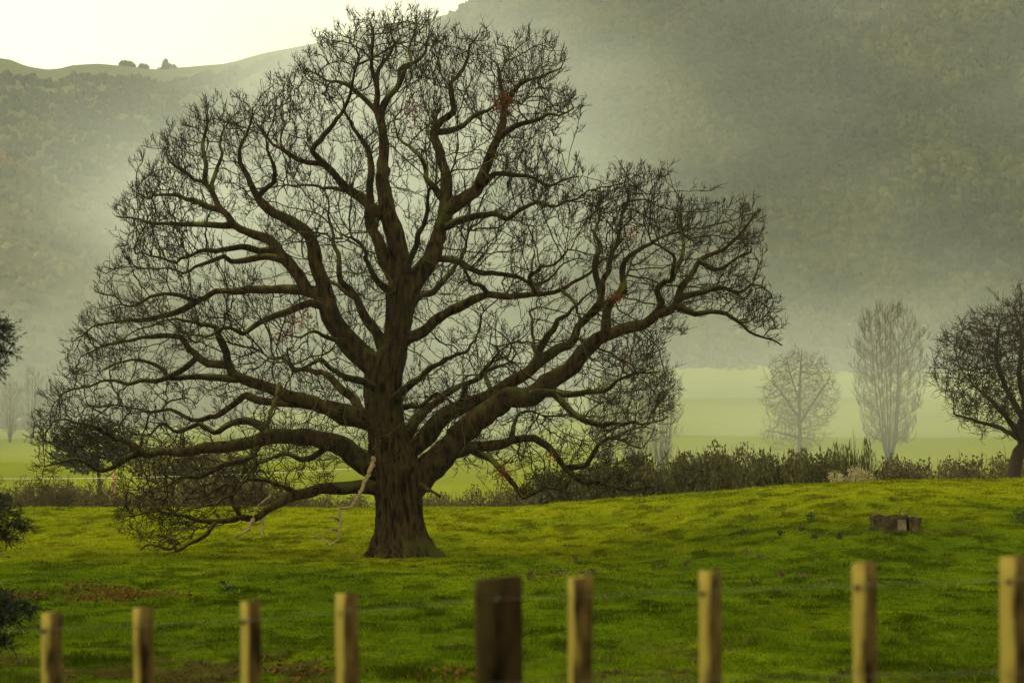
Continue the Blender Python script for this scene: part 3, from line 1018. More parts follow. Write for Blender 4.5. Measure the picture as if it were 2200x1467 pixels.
# dead hanging branches
DEAD = [('805,984 792,1016 774,1057 755,1089 742,1091 728,1089 732,1116 728,1140 726,1157 710,1171 696,1157 668,1144', 5.0, 1.6, -3.0),
        ('730,1118 715,1110 700,1112', 3, 1.5, -3.2), ('727,1140 712,1138 698,1148', 3, 1.5, -2.8),
        ('548,1112 539,1122 536,1136 520,1143 507,1152', 4.5, 2.5, -3.6), ('565,1110 564,1130 562,1150', 3, 2, -3.4),
        ('590,1050 570,1075 552,1090 545,1112', 2.5, 1.5, -3.8),
        ('905,1040 918,1050 933,1057 947,1068', 6, 2.5, -1.6),
        ('600,825 585,880 570,930', 5, 4, -4.0)]
for s, r0, r1, dep in DEAD:
    P = [[float(c) for c in w.split(',')] for w in s.split()]
    C = [at(p[0], p[1], OAK_Y + dep * min(1, 0.4 + i * 0.3)) for i, p in enumerate(P)]
    Q = catmull(C, 0.12)
    Q = Q + rng.normal(size=Q.shape) * 0.022
    mb = MB(); mb.tube(Q, np.linspace(r0, r1, len(Q)) / 58.0, 7, 0.2)
    o = build(mb, 'dead_branch', M_bark if s.startswith('905') else (M_branch if s.startswith('600') else M_dead), oak, True)
    if s[:3] not in ('905', '600'):
        o['label'] = 'pale barkless dead branch hanging from the oak'

# the few dry leaves that still hang
for px, py, sx, sy, n, dep in [(1082, 222, 22, 22, 120, -2.0), (885, 245, 18, 32, 110, -1.0), (640, 690, 30, 16, 90, -3.5), (605, 722, 18, 10, 60, -3.5), (1362, 500, 16, 14, 60, -0.5), (1325, 640, 20, 12, 70, -1.5),
                               (1080, 1015, 16, 18, 60, -3.0), (1185, 985, 14, 14, 40, -2.0), (1160, 720, 20, 20, 40, 1.0), (1340, 760, 20, 30, 40, -1.0)]:
    q = np.array([at(px + rng.normal() * sx * 0.6, py + rng.normal() * sy * 0.6, OAK_Y + dep + rng.normal() * 0.3) for _ in range(int(n * 1.7))])
    mb = MB(); mb.leaves(q, 0.105)
    o = build(mb, 'dry_leaves', M_dryleaf, oak, False, 'stuff')


# ------------------------------------------------------------------ other bare trees
def grown_tree(name, label, cat, stems, pts, D, kill, infl, r_tip, expo, mat, tw_n, tw_L, tw_r, trop=(0, 0, 0.2), jit=0.2, up=0.4, spread=0.6, group=None, maxit=60, rcap=0.2, tw_all=0.0, sides=9):
    """stems: list of (points, start radius, end radius); the first is the trunk"""
    base = np.array(stems[0][0][0], float)
    root = thing(name, label, cat, base, group)
    nd, pr, skip = [], [], []
    for si, (P, r0, r1) in enumerate(stems):
        Q = catmull(np.array(P, float), D * 1.2)
        Q[1:-1] += rng.normal(size=Q[1:-1].shape) * D * 0.08
        mb = MB(); mb.tube(Q, r1 + (r0 - r1) * (1 - np.linspace(0, 1, len(Q))) ** 0.8, sides, 0.12)
        build(mb, 'trunk' if si == 0 else 'limb', mat, root, True)
        b = len(nd)
        p0 = -1
        if nd:
            p0 = int(np.argmin(np.linalg.norm(np.array(nd) - Q[0], axis=1)))
        for k in range(len(Q)):
            nd.append(Q[k]); pr.append(p0 if k == 0 else b + k - 1)
            skip.append(not (si == 0 and k < len(Q) * 0.3))
    pos, par, n0 = colonise(nd, pr, np.array(pts), D, kill, infl, trop, jit, maxit, seedmask=skip)
    cr, tips = pipe_radii(par, n0, r_tip, expo, len(pos))
    k = np.arange(n0, len(pos))
    mb = MB()
    ra = np.where(par[k] >= n0, cr[par[k]], cr[k] * 1.1)
    mb.segs(pos[par[k]], pos[k], np.minimum(ra, rcap), np.minimum(cr[k], rcap), 4)
    d = unit(pos[k] - pos[par[k]])
    s = tips[k]
    twigs(mb, pos[k][s], d[s], tw_n, tw_L, tw_r, tw_r * 0.6, up, spread, 0.4)
    if tw_all:
        s2 = ~s & (rng.random(len(k)) < tw_all)
        twigs(mb, pos[k][s2], d[s2], 1, tw_L, tw_r, tw_r * 0.6, up, spread * 1.3, 0.3)
    build(mb, 'crown', mat, root, False, 'stuff')
    return root


def blob_pts(c, r, n, shell=0.35):
    v = unit(rng.normal(size=(n, 3))) * (shell + (1 - shell) * rng.random((n, 1))) ** 0.7
    return np.asarray(c) + v * np.asarray(r)


# the leaning round-headed tree on the crest
rt = ground_hit(2176, 1023, 100, 119)
Yr = rt[1]
kr = F / Yr                       # pixels per metre there
rt[2] = float(G(rt[0], rt[1])) - 0.15
st = [([rt, at(2184, 990, Yr), at(2197, 955, Yr), at(2196, 925, Yr + .3), at(2205, 880, Yr), at(2222, 810, Yr + .4), at(2225, 730, Yr)], 0.42, 0.08),
      ([at(2197, 950, Yr), at(2170, 905, Yr - 1), at(2130, 860, Yr - 1.2), at(2085, 820, Yr - 1)], 0.2, 0.05),
      ([at(2200, 900, Yr), at(2160, 830, Yr + 1.2), at(2140, 760, Yr + 1.3), at(2150, 690, Yr + 1)], 0.2, 0.05),
      ([at(2197, 945, Yr), at(2150, 920, Yr + 1), at(2100, 905, Yr + 1.5), at(2050, 890, Yr + 1)], 0.16, 0.04),
      ([at(2200, 930, Yr), at(2260, 880, Yr - 1), at(2310, 830, Yr), at(2350, 780, Yr)], 0.2, 0.05),
      ([at(2205, 880, Yr), at(2190, 800, Yr - 1.6), at(2195, 730, Yr - 1.8), at(2180, 660, Yr - 1)], 0.18, 0.05),
      ([at(2210, 880, Yr), at(2270, 820, Yr + 1.5), at(2300, 740, Yr + 1.2)], 0.18, 0.05)]
pr_ = np.vstack([blob_pts(at(2205, 800, Yr), (205 / kr, 4.2, 150 / kr), 3200), blob_pts(at(2195, 740, Yr), (95 / kr, 2.5, 110 / kr), 900)])
pr_ = pr_[pr_[:, 2] > at(2200, 955, Yr)[2] + 0.012 * np.abs(pr_[:, 0] - rt[0])]
grown_tree('bare_tree', 'dark dense round-headed bare tree with leaning trunk on the grassy crest', 'tree', st, pr_, 0.30, 0.36, 2.6, 0.012, 0.43, M_dtree, 6, (0.35, 1.1), 0.0155, (0, 0, 0.12), 0.22, 0.30, 0.6, tw_all=0.7)

# pale rounded tree in the mist
ta = at(1717, 1000, 405); ta[2] = float(G(ta[0], ta[1])) - 0.2
Ya = 405.0
st = [([ta, at(1718, 940, Ya), at(1717, 870, Ya), at(1720, 800, Ya), at(1722, 750, Ya)], 0.5, 0.05),
      ([at(1718, 900, Ya), at(1690, 860, Ya), at(1660, 820, Ya)], 0.3, 0.08), ([at(1718, 910, Ya), at(1750, 860, Ya + 2), at(1782, 815, Ya)], 0.3, 0.08),
      ([at(1717, 860, Ya), at(1700, 810, Ya + 3), at(1690, 770, Ya)], 0.2, 0.06), ([at(1718, 940, Ya), at(1680, 930, Ya - 2), at(1645, 925, Ya)], 0.2, 0.06)]
pa_ = np.vstack([blob_pts(at(1718, 845, Ya), (7.4, 6, 8.6), 2200), blob_pts(at(1705, 930, Ya), (6.5, 5, 4), 500)])
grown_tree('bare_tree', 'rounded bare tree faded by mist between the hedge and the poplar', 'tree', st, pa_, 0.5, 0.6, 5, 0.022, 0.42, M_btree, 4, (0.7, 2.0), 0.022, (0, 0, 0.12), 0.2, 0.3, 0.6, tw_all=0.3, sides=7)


def poplar(px, row_top, row_base, Y, half_px, n, label, nst=7, group=None, mat=None):
    k = F / Y
    b = at(px, row_base, Y); b[2] = float(G(b[0], b[1])) - 0.2
    h = (row_base - row_top) / k
    hw = half_px / k
    st = []
    for i in range(nst):
        a = 6.28 * i / nst + 0.6 * rng.random()
        q = 0.25 + 0.75 * rng.random()
        dx, dy = hw * q * math.cos(a), hw * q * math.sin(a)
        bb = b + np.array([dx * 0.12, dy * 0.12, 0]) * (i > 0)
        hh = h * (0.78 + 0.2 * rng.random())
        st.append(([bb, b + np.array([dx * 0.35, dy * 0.35, hh * 0.22]), b + np.array([dx * 0.6, dy * 0.6, hh * 0.55]), b + np.array([dx * 0.8, dy * 0.8, hh])], 0.20 if i else 0.30, 0.03))
    z = 0.12 + 0.88 * rng.random(n)
    prof = np.interp(z, [0, 0.15, 0.45, 0.8, 1.0], [0.35, 0.6, 0.95, 1.0, 0.45])
    an = rng.random(n) * 6.28; rr_ = np.sqrt(rng.random(n)) * prof * hw
    p = b + np.stack([rr_ * np.cos(an), rr_ * np.sin(an), z * h], -1)
    return grown_tree('poplar_tree', label, 'tree', st, p, 0.6, 0.75, 4.5, 0.020, 0.36, mat or M_btree, 4, (0.9, 2.6), 0.020, (0, 0, 0.9), 0.15, 1.3, 0.35, group, tw_all=0.5, rcap=0.12, sides=6)


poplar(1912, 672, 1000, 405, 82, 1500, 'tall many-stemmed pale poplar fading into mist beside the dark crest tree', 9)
for px, top, hp, lb in ((1300, 790, 42, 'shortest brown bare poplar, nearest the oak trunk of the three behind its twigs'), (1362, 735, 48, 'tallest brown bare poplar, middle of the three behind the oak twigs'), (1420, 760, 40, 'brown bare poplar farthest from the oak trunk of the three behind its twigs')):
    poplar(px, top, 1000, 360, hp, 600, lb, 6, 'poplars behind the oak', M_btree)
for px, top, hp in ((22, 790, 22), (68, 770, 24), (112, 800, 22)):
    poplar(px, top, 918, 640, hp, 300, 'faint far poplar in a row at the foot of the scrubby spur', 4, 'far poplar row')


# ------------------------------------------------------------------ shrubs of the hedge
def shrub_mesh(seed, n_leaf, leaf, twig_n, spiky=0.0):
    r = np.random.default_rng(seed)
    lobes = [(np.array([r.normal() * 0.42, r.normal() * 0.35, 0.30 + 0.44 * r.random()]), 0.26 + 0.10 * r.random()) for _ in range(9)]
    C = []
    for c, q in lobes:
        v = unit(r.normal(size=(n_leaf // 9, 3))) * (0.55 + 0.45 * r.random((n_leaf // 9, 1)))
        C.append(c + v * q)
    C = np.vstack(C)
    C = C[(C[:, 2] > 0.0)]
    mb = MB()
    up = np.array([0, 0, 0.6 + spiky])
    mb.leaves(C, leaf, 1.0, np.tile(up, (len(C), 1)) * (0.3 + spiky), 0.5)
    A = np.stack([r.normal(size=twig_n) * 0.3, r.normal(size=twig_n) * 0.25, np.full(twig_n, -0.05)], -1)
    B = np.stack([A[:, 0] * 2.0, A[:, 1] * 2.0, 0.50 + 0.42 * r.random(twig_n)], -1) + r.normal(size=(twig_n, 3)) * 0.08
    mid = (A + B) / 2 + r.normal(size=(twig_n, 3)) * 0.05
    mb2 = MB()
    mb2.segs(A, mid, 0.010, 0.008); mb2.segs(mid, B, 0.008, 0.004)
    d = unit(B - mid)
    for _ in range(3):
        q = mid + (B - mid) * r.random((twig_n, 1))
        mb2.segs(q, q + unit(d + r.normal(size=d.shape) * 0.5) * 0.16, 0.005, 0.003)
    return mb.mesh('foliage'), mb2.mesh('stems')


SHRUBS = {}
for key, args in {'olive': (1, 4200, 0.075, 40), 'olive2': (2, 4200, 0.070, 50), 'brown': (3, 3000, 0.060, 90), 'brown2': (4, 3000, 0.060, 100), 'pale': (5, 2200, 0.07, 30), 'spire': (6, 2400, 0.07, 90, 0.8)}.items():
    f, s = shrub_mesh(*args)
    f.materials.append({'o': M_shrub, 'b': M_shrub2, 'p': M_pale, 's': M_shrub}[key[0]])
    s.materials.append(M_shrub2)
    SHRUBS[key] = (f, s)


def shrub(kind, px, top, Y, width_px, label, cat='shrub', group=None, name='hedge_shrub', rotz=None):
    k = F / Y
    p = at(px, top, Y)
    zb = float(G(p[0], p[1])) - 0.1
    h = p[2] - zb
    root = thing(name, label, cat, (p[0], p[1], zb), group)
    root.rotation_euler.z = rng.random() * 6.28
    w = width_px / k / 1.7
    root.scale = (w, w, h / 0.98)
    for nm, me in zip(('foliage', 'stems'), SHRUBS[kind]):
        obj(nm, me, None, root)['kind'] = 'stuff'
    return root


HEDGE_L = 'dense dark olive shrub in the hedge behind the crest, under the misty trees'
hx = [(1210, 1000, 120), (1270, 985, 110), (1335, 990, 110), (1400, 962, 120), (1455, 970, 90), (1505, 958, 105), (1560, 968, 110), (1620, 962, 110), (1665, 965, 100), (1705, 975, 80), (1750, 962, 100)]
for i, (px, top, w) in enumerate(hx):
    shrub(('olive', 'olive2')[i % 2], px, top, 144 + 5 * rng.random(), w * 1.7, HEDGE_L, group='hedge behind the crest')
for px, top, w in ((1800, 955, 60), (1845, 948, 66)):
    shrub('spire', px, top, 147, w * 1.2, 'upright taller shrub rising from the hedge above the pale shrub', group='upright hedge shrubs')
for px, top, w in ((1905, 985, 110), (1960, 992, 110), (2015, 990, 120), (2070, 985, 120), (2125, 982, 110), (2180, 980, 110), (2240, 985, 120)):
    shrub(('brown', 'brown2')[int(px) % 2], px, top, 146 + 4 * rng.random(), w * 1.7, 'low brown twiggy shrub in the hedge beside the leaning crest tree', group='low hedge by the crest tree')
shrub('pale', 1830, 1002, 130, 112, 'pale cream mounded shrub in front of the dark hedge', name='pale_shrub')
for px, top, w in ((1105, 1040, 120), (1150, 1020, 110), (1050, 1052, 110), (1000, 1056, 110), (950, 1058, 100), (905, 1058, 90), (690, 1055, 120), (640, 1060, 110), (755, 1058, 110)):
    shrub('brown', px, top, 150 + 6 * rng.random(), w * 1.2, 'low brown scrubby shrub behind the crest near the trunk of the oak', group='scrub behind the trunk')
for px, top, w in ((30, 1045, 110), (85, 1030, 110), (130, 1020, 100), (190, 1030, 130), (255, 1035, 120), (10, 1055, 90)):
    shrub(('olive2', 'brown')[int(px / 10) % 2], px, top, 140 + 5 * rng.random(), w * 1.2, 'brown-green shrub behind the crest beneath the flat-topped tree', group='shrubs beneath the flat-topped tree')
for px, top, w in ((330, 1040, 150), (405, 1028, 150), (480, 1022, 160), (560, 1030, 150), (610, 1045, 120)):
    shrub(('brown2', 'brown')[int(px / 10) % 2], px, top, 150 + 6 * rng.random(), w * 1.2, 'grey-brown twiggy shrub behind the crest under the oak\'s drooping limb', group='thicket under the drooping limb')


# evergreen trees seen below the oak's left limbs, and on the skyline
def leafy_tree(name, label, px, row_top, row_base, Y, lobes, leaf, n, mat, trunk_r, lean=0.0, group=None, zfix=None):
    k = F / Y
    b = at(px, row_base, Y)
    b[2] = (float(G(b[0], b[1])) if zfix is None else zfix) - 0.3
    root = thing(name, label, 'tree', b, group)
    mb = MB()
    top = at(px + lean, row_top + 0.3 * (row_base - row_top), Y)
    mid = (b + top) / 2 + np.array([lean * 0.2 / k, 0, 0])
    mb.tube(catmull([b, mid, top], 0.5 * max(1, Y / 300)), np.linspace(trunk_r, trunk_r * 0.4, len(catmull([b, mid, top], 0.5 * max(1, Y / 300)))), 7, 0.1)
    for (dx, row, rx, rz) in lobes:
        c = at(px + dx, row, Y)
        mb.segs([(mid + top) / 2], [c], [trunk_r * 0.45], [trunk_r * 0.15], 5)
    build(mb, 'trunk', M_dtree, root, True)
    mb = MB()
    m = n // len(lobes)
    for (dx, row, rx, rz) in lobes:
        c = at(px + dx, row, Y)
        v = unit(rng.normal(size=(m, 3))) * (0.5 + 0.5 * rng.random((m, 1)))
        mb.leaves(c + v * np.array([rx / k, rx / k, rz / k]), leaf, 1.0, v * 0.8, 0.6)
    build(mb, 'crown', mat, root, False, 'stuff')
    return root


leafy_tree('evergreen_tree', 'dark flat-topped evergreen beyond the hedge under the oak\'s outermost left twigs', 218, 905, 1062, 300,
           [(-60, 940, 46, 26), (-15, 922, 55, 26), (35, 935, 48, 28), (-70, 975, 40, 28), (-20, 965, 50, 30), (45, 975, 36, 24), (-40, 995, 40, 20)], 0.55, 3600, M_farcon, 0.35, -8)
leafy_tree('evergreen_tree', 'broad dark rounded evergreen behind the thicket under the oak\'s left limb', 372, 950, 1075, 230,
           [(-50, 1000, 45, 40), (0, 985, 55, 45), (50, 995, 50, 42), (0, 1030, 75, 40)], 0.35, 3200, M_shrub2, 0.35)
leafy_tree('evergreen_tree', 'grey-brown rounded tree beside the broad evergreen behind the thicket', 470, 965, 1075, 240,
           [(-40, 1010, 45, 36), (5, 1000, 45, 40), (45, 1015, 45, 36)], 0.35, 2400, M_shrub2, 0.3)


def z_on(hl, x, y):
    X, Y, Z, AA, TT = hl
    d = (X - x) ** 2 + (Y - y) ** 2
    return float(Z.ravel()[np.argmin(d)])


for px, top, base, lobes, lab in [
        (272, 132, 172, [(-4, 142, 12, 9), (6, 144, 11, 10), (2, 154, 15, 10)], 'round dark skyline tree nearest the bald green hump'),
        (308, 138, 172, [(0, 148, 10, 8), (4, 157, 11, 9)], 'small dark skyline tree between the two bigger ones'),
        (356, 128, 172, [(0, 136, 3.5, 7), (1, 145, 8, 9), (10, 148, 14, 9), (-6, 153, 13, 9), (18, 155, 11, 9), (4, 162, 18, 9)], 'pointed dark skyline tree at the dip of the far ridge')]:
    Y = 2030.0
    p = at(px, base, Y)
    leafy_tree('skyline_tree', lab, px, top, base, Y, lobes, 2.6, 1200, M_farcon, 0.9, 0, None, z_on(H_F, p[0], Y))
for i, (px, top) in enumerate(((968, 28), (990, 12), (1003, 8), (1022, -12), (1032, -4))):
    Y = 1296.0
    base = top + 42
    p = at(px, base, Y)
    leafy_tree('conifer_tree', 'pointed conifer on the steep misty ridge above the oak', px, top, base, Y,
               [(0, top + 4, 2.2, 6), (0, top + 11, 4.5, 6), (0, top + 19, 6.5, 7), (0, top + 28, 8, 8)], 1.5, 600, M_farcon, 0.6, 0, 'ridge conifers', z_on(H_R, p[0], Y))

# ------------------------------------------------------------------ dark conifer at the edge of the picture
Yc = 30.0
cb = at(-118, 1400, Yc); cb[2] = float(G(cb[0], cb[1])) - 0.1
con = thing('conifer_tree', 'dark conifer whose drooping sprays reach in beside the fence', 'tree', cb)
mb = MB()
ctop = cb + np.array([0.1, 0, 7.6])
mb.tube(catmull([cb, cb + np.array([0.05, 0.05, 3.5]), ctop], 0.4), np.linspace(0.17, 0.02, len(catmull([cb, cb + np.array([0.05, 0.05, 3.5]), ctop], 0.4))), 9, 0.1)
build(mb, 'trunk', M_dtree, con, True)


def spray(base, tip, n, parent):
    """one bough with feathery needle sprays"""
    base, tip = np.array(base), np.array(tip)
    mid = (base + tip) / 2 + np.array([0, 0, -0.12 + 0.3 * rng.random()])
    Q = catmull([base, mid, tip], 0.1)
    mb = MB(); mb.tube(Q, np.linspace(0.028, 0.006, len(Q)), 5, 0.1)
    bo = build(mb, 'bough', M_dtree, parent, True)
    mb = MB()
    t = 0.25 + 0.75 * rng.random(n) ** 0.7
    P = Q[np.minimum((t * (len(Q) - 1)).astype(int), len(Q) - 1)]
    d0 = unit(tip - base)
    d = unit(d0 * 0.8 + rng.normal(size=(n, 3)) * 0.65 + np.array([0, 0, 0.15]))
    L = (0.10 + 0.20 * rng.random((n, 1)))
    E = P + d * L
    mb.segs(P, E, 0.004, 0.002)
    for _ in range(7):
        q = P + (E - P) * rng.random((n, 1))
        mb.leaves(q, 0.075, 0.7, d * 0.9, 0.22)
    me = mb.mesh('needles')
    me.transform(parent.matrix_basis.inverted())
    obj('needles', me, M_conifer, bo)['kind'] = 'stuff'


for (px, row, dz) in [(32, 762, 0), (12, 715, 0), (22, 740, -0.3), (2, 800, 0.2), (60, 1142, 0), (52, 1122, -0.2), (40, 1160, 0.2), (18, 1150, 0.4), (88, 1308, 0), (70, 1325, -0.2), (45, 1340, 0.2), (20, 1390, 0.1), (30, 1315, -0.4), (8, 1345, 0.3)]:
    tip = at(px, row, Yc + dz)
    spray(cb + np.array([0.05, 0, tip[2] - cb[2] + 0.15 + 0.25 * rng.random()]), tip, 60, con)
for i in range(26):
    z = 0.5 + 6.6 * i / 26
    a = i * 2.4
    R = 1.5 * (1 - z / 8.0) + 0.25
    if math.cos(a) > -0.1:
        R *= 0.62
    spray(cb + np.array([0.03, 0, z + 0.1]), cb + np.array([R * math.cos(a), R * math.sin(a), z]), 40, con)

# ------------------------------------------------------------------ things in the field
blk = ground_hit(1925, 1138)
M_block = noise_mat('weathered_block', [(0.32, (0.014, 0.011, 0.004)), (0.52, (0.046, 0.034, 0.010)), (0.75, (0.10, 0.080, 0.028))], 4.5, bump=1.0, bscale=9, bdist=0.06)
kb = F / blk[1]
M_slab = noise_mat('pale_slab', [(0.3, (0.06, 0.045, 0.024)), (0.7, (0.20, 0.16, 0.095))], 4.0, bump=0.6, bscale=12)


def rough_box(mb, x0, x1, y0, y1, z0, z1, n=6, j=0.02):
    nx, nz = n, 4
    g = lambda u, v, w: np.array([x0 + (x1 - x0) * u, y0 + (y1 - y0) * v, z0 + (z1 - z0) * w])
    faces = []
    for (o_, e1, e2, a_, b_) in [((0, 0, 0), (1, 0, 0), (0, 0, 1), nx, nz), ((1, 0, 0), (0, 1, 0), (0, 0, 1), 3, nz), ((1, 1, 0), (-1, 0, 0), (0, 0, 1), nx, nz), ((0, 1, 0), (0, -1, 0), (0, 0, 1), 3, nz), ((0, 0, 1), (1, 0, 0), (0, 1, 0), nx, 3)]:
        U, V = np.meshgrid(np.linspace(0, 1, a_ + 1), np.linspace(0, 1, b_ + 1))
        P = np.array(o_)[None, None] + U[..., None] * np.array(e1) + V[..., None] * np.array(e2)
        W = np.array([x0, y0, z0]) + P * np.array([x1 - x0, y1 - y0, z1 - z0])
        h = lambda s: (fbm(W[..., 0] * 4 + s, W[..., 1] * 4 + W[..., 2] * 6.3, s, 3) - 0.5) * 2 * j
        W = W + np.stack([h(1), h(2), h(3)], -1)
        idx_ = np.arange(U.size).reshape(U.shape)
        mb.add(W, np.stack([idx_[:-1, :-1], idx_[:-1, 1:], idx_[1:, 1:], idx_[1:, :-1]], -1).reshape(-1, 4))


block = thing('stone_block', 'low weathered brown block with a notched end set in the grassy slope', 'block', blk)
x0 = blk[0] - 48 / kb
for nm, a0_, a1_, zt in (('body', 0, 70, 31), ('end_piece', 77, 100, 27)):
    mb = MB()
    rough_box(mb, x0 + a0_ / kb, x0 + a1_ / kb, blk[1] - 0.1, blk[1] + 0.65, blk[2] - 0.5, blk[2] + zt / kb, 14, 0.085)
    build(mb, nm, M_block, block)
mb = MB(); rough_box(mb, x0 + 2 / kb, x0 + 100 / kb, blk[1] + 0.3, blk[1] + 0.62, blk[2] - 0.5, blk[2] + 24 / kb, 8, 0.03)
build(mb, 'back_wall', M_block, block)
mb = MB(); rough_box(mb, x0 + 50 / kb, x0 + 69 / kb, blk[1] - 0.20, blk[1] - 0.05, blk[2] - 0.4, blk[2] + 21 / kb, 6, 0.06)
build(mb, 'face_slab', M_slab, block)

M_weed = noise_mat('weed_leaf', [(0.3, (0.010, 0.022, 0.006)), (0.7, (0.028, 0.050, 0.010))], 6.0)
M_dock = noise_mat('dead_dock', [(0.3, (0.042, 0.033, 0.007)), (0.7, (0.12, 0.090, 0.020))], 6.0)
M_straw = noise_mat('dry_straw', [(0.3, (0.12, 0.075, 0.022)), (0.7, (0.26, 0.17, 0.055))], 6.0)


def weed(px, row, hpx, wpx, name, label, mat, n, group, upright=0.5, leaf=None):
    b = ground_hit(px, row)
    b[2] = float(G(b[0], b[1])) - 0.02
    k = F / b[1]
    h, w = hpx / k, wpx / k
    root = thing(name, label, 'weed', b, group)
    mb = MB()
    t = rng.random(n)
    c = b + np.stack([rng.normal(size=n) * w * 0.28, rng.normal(size=n) * w * 0.28, t * h], -1)
    mb.leaves(c, leaf or max(0.10, h * 0.35), 1.0, np.tile([0, 0, upright], (n, 1)), 0.4)
    build(mb, 'leaves', mat, root, False, 'stuff')
    mb = MB()
    m = 7
    A_ = b + np.stack([rng.normal(size=m) * w * 0.2, rng.normal(size=m) * w * 0.2, np.full(m, -0.03)], -1)
    mb.segs(A_, A_ + np.stack([rng.normal(size=m) * w * 0.15, rng.normal(size=m) * 0.1, h * (0.7 + 0.5 * rng.random(m))], -1), 0.012, 0.006)
    build(mb, 'stalks', mat, root, False, 'stuff')


for px, row, h, w in ((1741, 1122, 20, 20), (1722, 1142, 10, 14), (1598, 1152, 14, 14), (1678, 1152, 9, 12), (490, 1270, 10, 22), (478, 1254, 8, 16), (2192, 1124, 24, 40), (1805, 1160, 9, 10), (1752, 1158, 9, 14), (1940, 1108, 14, 34), (60, 1280, 7, 24)):
    weed(px, row, h, w, 'thistle', 'small dark green thistle clump standing in the turf', M_weed, 60, 'thistles in the field', 0.5)
for px, row, h, w in ((1236, 1212, 18, 14), (1140, 1248, 22, 18), (1170, 1246, 14, 40), (1205, 1240, 14, 40), (1255, 1236, 16, 36), (1275, 1236, 18, 24), (1605, 1196, 16, 26), (1635, 1200, 10, 22), (1415, 1222, 10, 14), (1475, 1215, 10, 10), (1540, 1228, 9, 12), (1680, 1238, 12, 22), (1720, 1240, 8, 20), (1500, 1250, 10, 16), (1775, 1252, 9, 40), (1620, 1250, 8, 24), (1918, 1080, 8, 14)):
    weed(px, row, h, w, 'dead_dock', 'brown dead dock stalks standing in the turf between oak and fence', M_dock, 45, 'dead dock stalks', 1.2)
weed(1888, 1116, 14, 18, 'dock_tuft', 'yellowed tuft growing on the weathered block', M_straw, 60, None, 1.0)

# brown fallen leaves trodden into the turf near the conifer
mb = MB()
L = []
for px, row, sx, sy, n in ((215, 1268, 60, 7, 500), (240, 1289, 50, 6, 600), (40, 1285, 40, 7, 350), (360, 1282, 60, 6, 90), (620, 1445, 60, 18, 120), (1010, 1450, 60, 16, 140)):
    for _ in range(n):
        p = ground_hit(px + rng.normal() * sx * 0.6, min(row + rng.normal() * sy * 0.7, 1466)) if _ % 12 == 0 else p
        q = p[:2] + rng.normal(size=2) * (0.35, 0.5)
        L.append((q[0], q[1], float(G0(q[0], q[1])) + 0.02))
L = np.array(L)
L[:, 2] = G(L[:, 0], L[:, 1]) + 0.035 + 0.03 * rng.random(len(L))
mb.leaves(L, 0.09, 1.0, np.tile([0, 0.0, 0.3], (len(L), 1)), 0.6)
lit = build(mb, 'leaf_litter', M_litter, None, False, 'stuff')
tag(lit, 'brown fallen leaves lying in drifts on the turf', 'leaves')

# overhead cable in the valley on two poles
M_pole = noise_mat('pole_wood', [(0.3, (0.10, 0.08, 0.055)), (0.7, (0.17, 0.14, 0.10))], 3.0, (4, 4, 0.4))
M_cable = noise_mat('pale_cable', [(0.3, (0.55, 0.55, 0.52)), (0.7, (0.65, 0.65, 0.62))], 3.0)
ends = []
for px, row in ((-190, 1026), (858, 1000)):
    p = at(px, row, 205.0)
    zb = float(G(p[0], p[1])) - 0.4
    pole = thing('utility_pole', 'slim timber pole carrying the pale cable across the valley', 'pole', (p[0], p[1], zb), 'cable poles')
    mb = MB(); mb.tube(np.array([[p[0], p[1], zb], [p[0], p[1], (zb + p[2]) / 2], [p[0], p[1], p[2] + 0.5]]), np.array([0.13, 0.12, 0.10]), 8)
    build(mb, 'pole', M_pole, pole, True)
    mb = MB(); mb.tube(np.array([[p[0], p[1] - 0.6, p[2] + 0.2], [p[0], p[1] + 0.6, p[2] + 0.2]]), 0.05, 4)
    build(mb, 'crossarm', M_pole, pole)
    mb = MB(); mb.tube(np.array([[p[0], p[1] - 0.5, p[2] - 0.02], [p[0], p[1] - 0.5, p[2] + 0.2]]), np.array([0.03, 0.05]), 7)
    build(mb, 'insulator', M_cable, pole)
    ends.append(np.array([p[0], p[1] - 0.5, p[2]]))
t = np.linspace(0, 1, 40)[:, None]
Q = ends[0] + (ends[1] - ends[0]) * t - np.array([0, 0, 0.5]) * (4 * t * (1 - t))
mb = MB(); mb.tube(Q, 0.022, 5)
cab = build(mb, 'overhead_cable', M_cable, None, True)
tag(cab, 'thin pale cable strung across the valley under the oak\'s left limbs', 'cable')

# small orange marker beyond the hedge
M_orange = noise_mat('orange_plastic', [(0.3, (0.38, 0.14, 0.06)), (0.7, (0.48, 0.20, 0.09))], 2.0, rough=0.5)
mp_ = at(243, 1047, 285.0); mp_[2] = float(G(mp_[0], mp_[1])) - 0.05
mk = thing('marker_post', 'small orange marker post beyond the hedge beside the flat-topped tree', 'marker', mp_)
mb = MB(); hz = at(243, 1016, 285.0)[2] - mp_[2]
zz = np.array([0, 0.1, 0.12, hz * 0.5, hz * 0.9, hz]); rd = np.array([0.40, 0.40, 0.26, 0.25, 0.22, 0.10])
mb.tube(mp_ + np.stack([zz * 0, zz * 0, zz], -1), rd, 10)
build(mb, 'body', M_orange, mk, True)
mb = MB(); mb.tube(mp_ + np.array([[0, 0, hz * 0.55], [0, 0, hz * 0.72]]), 0.262, 10, cap=False)
build(mb, 'reflective_band', M_pole, mk, True)


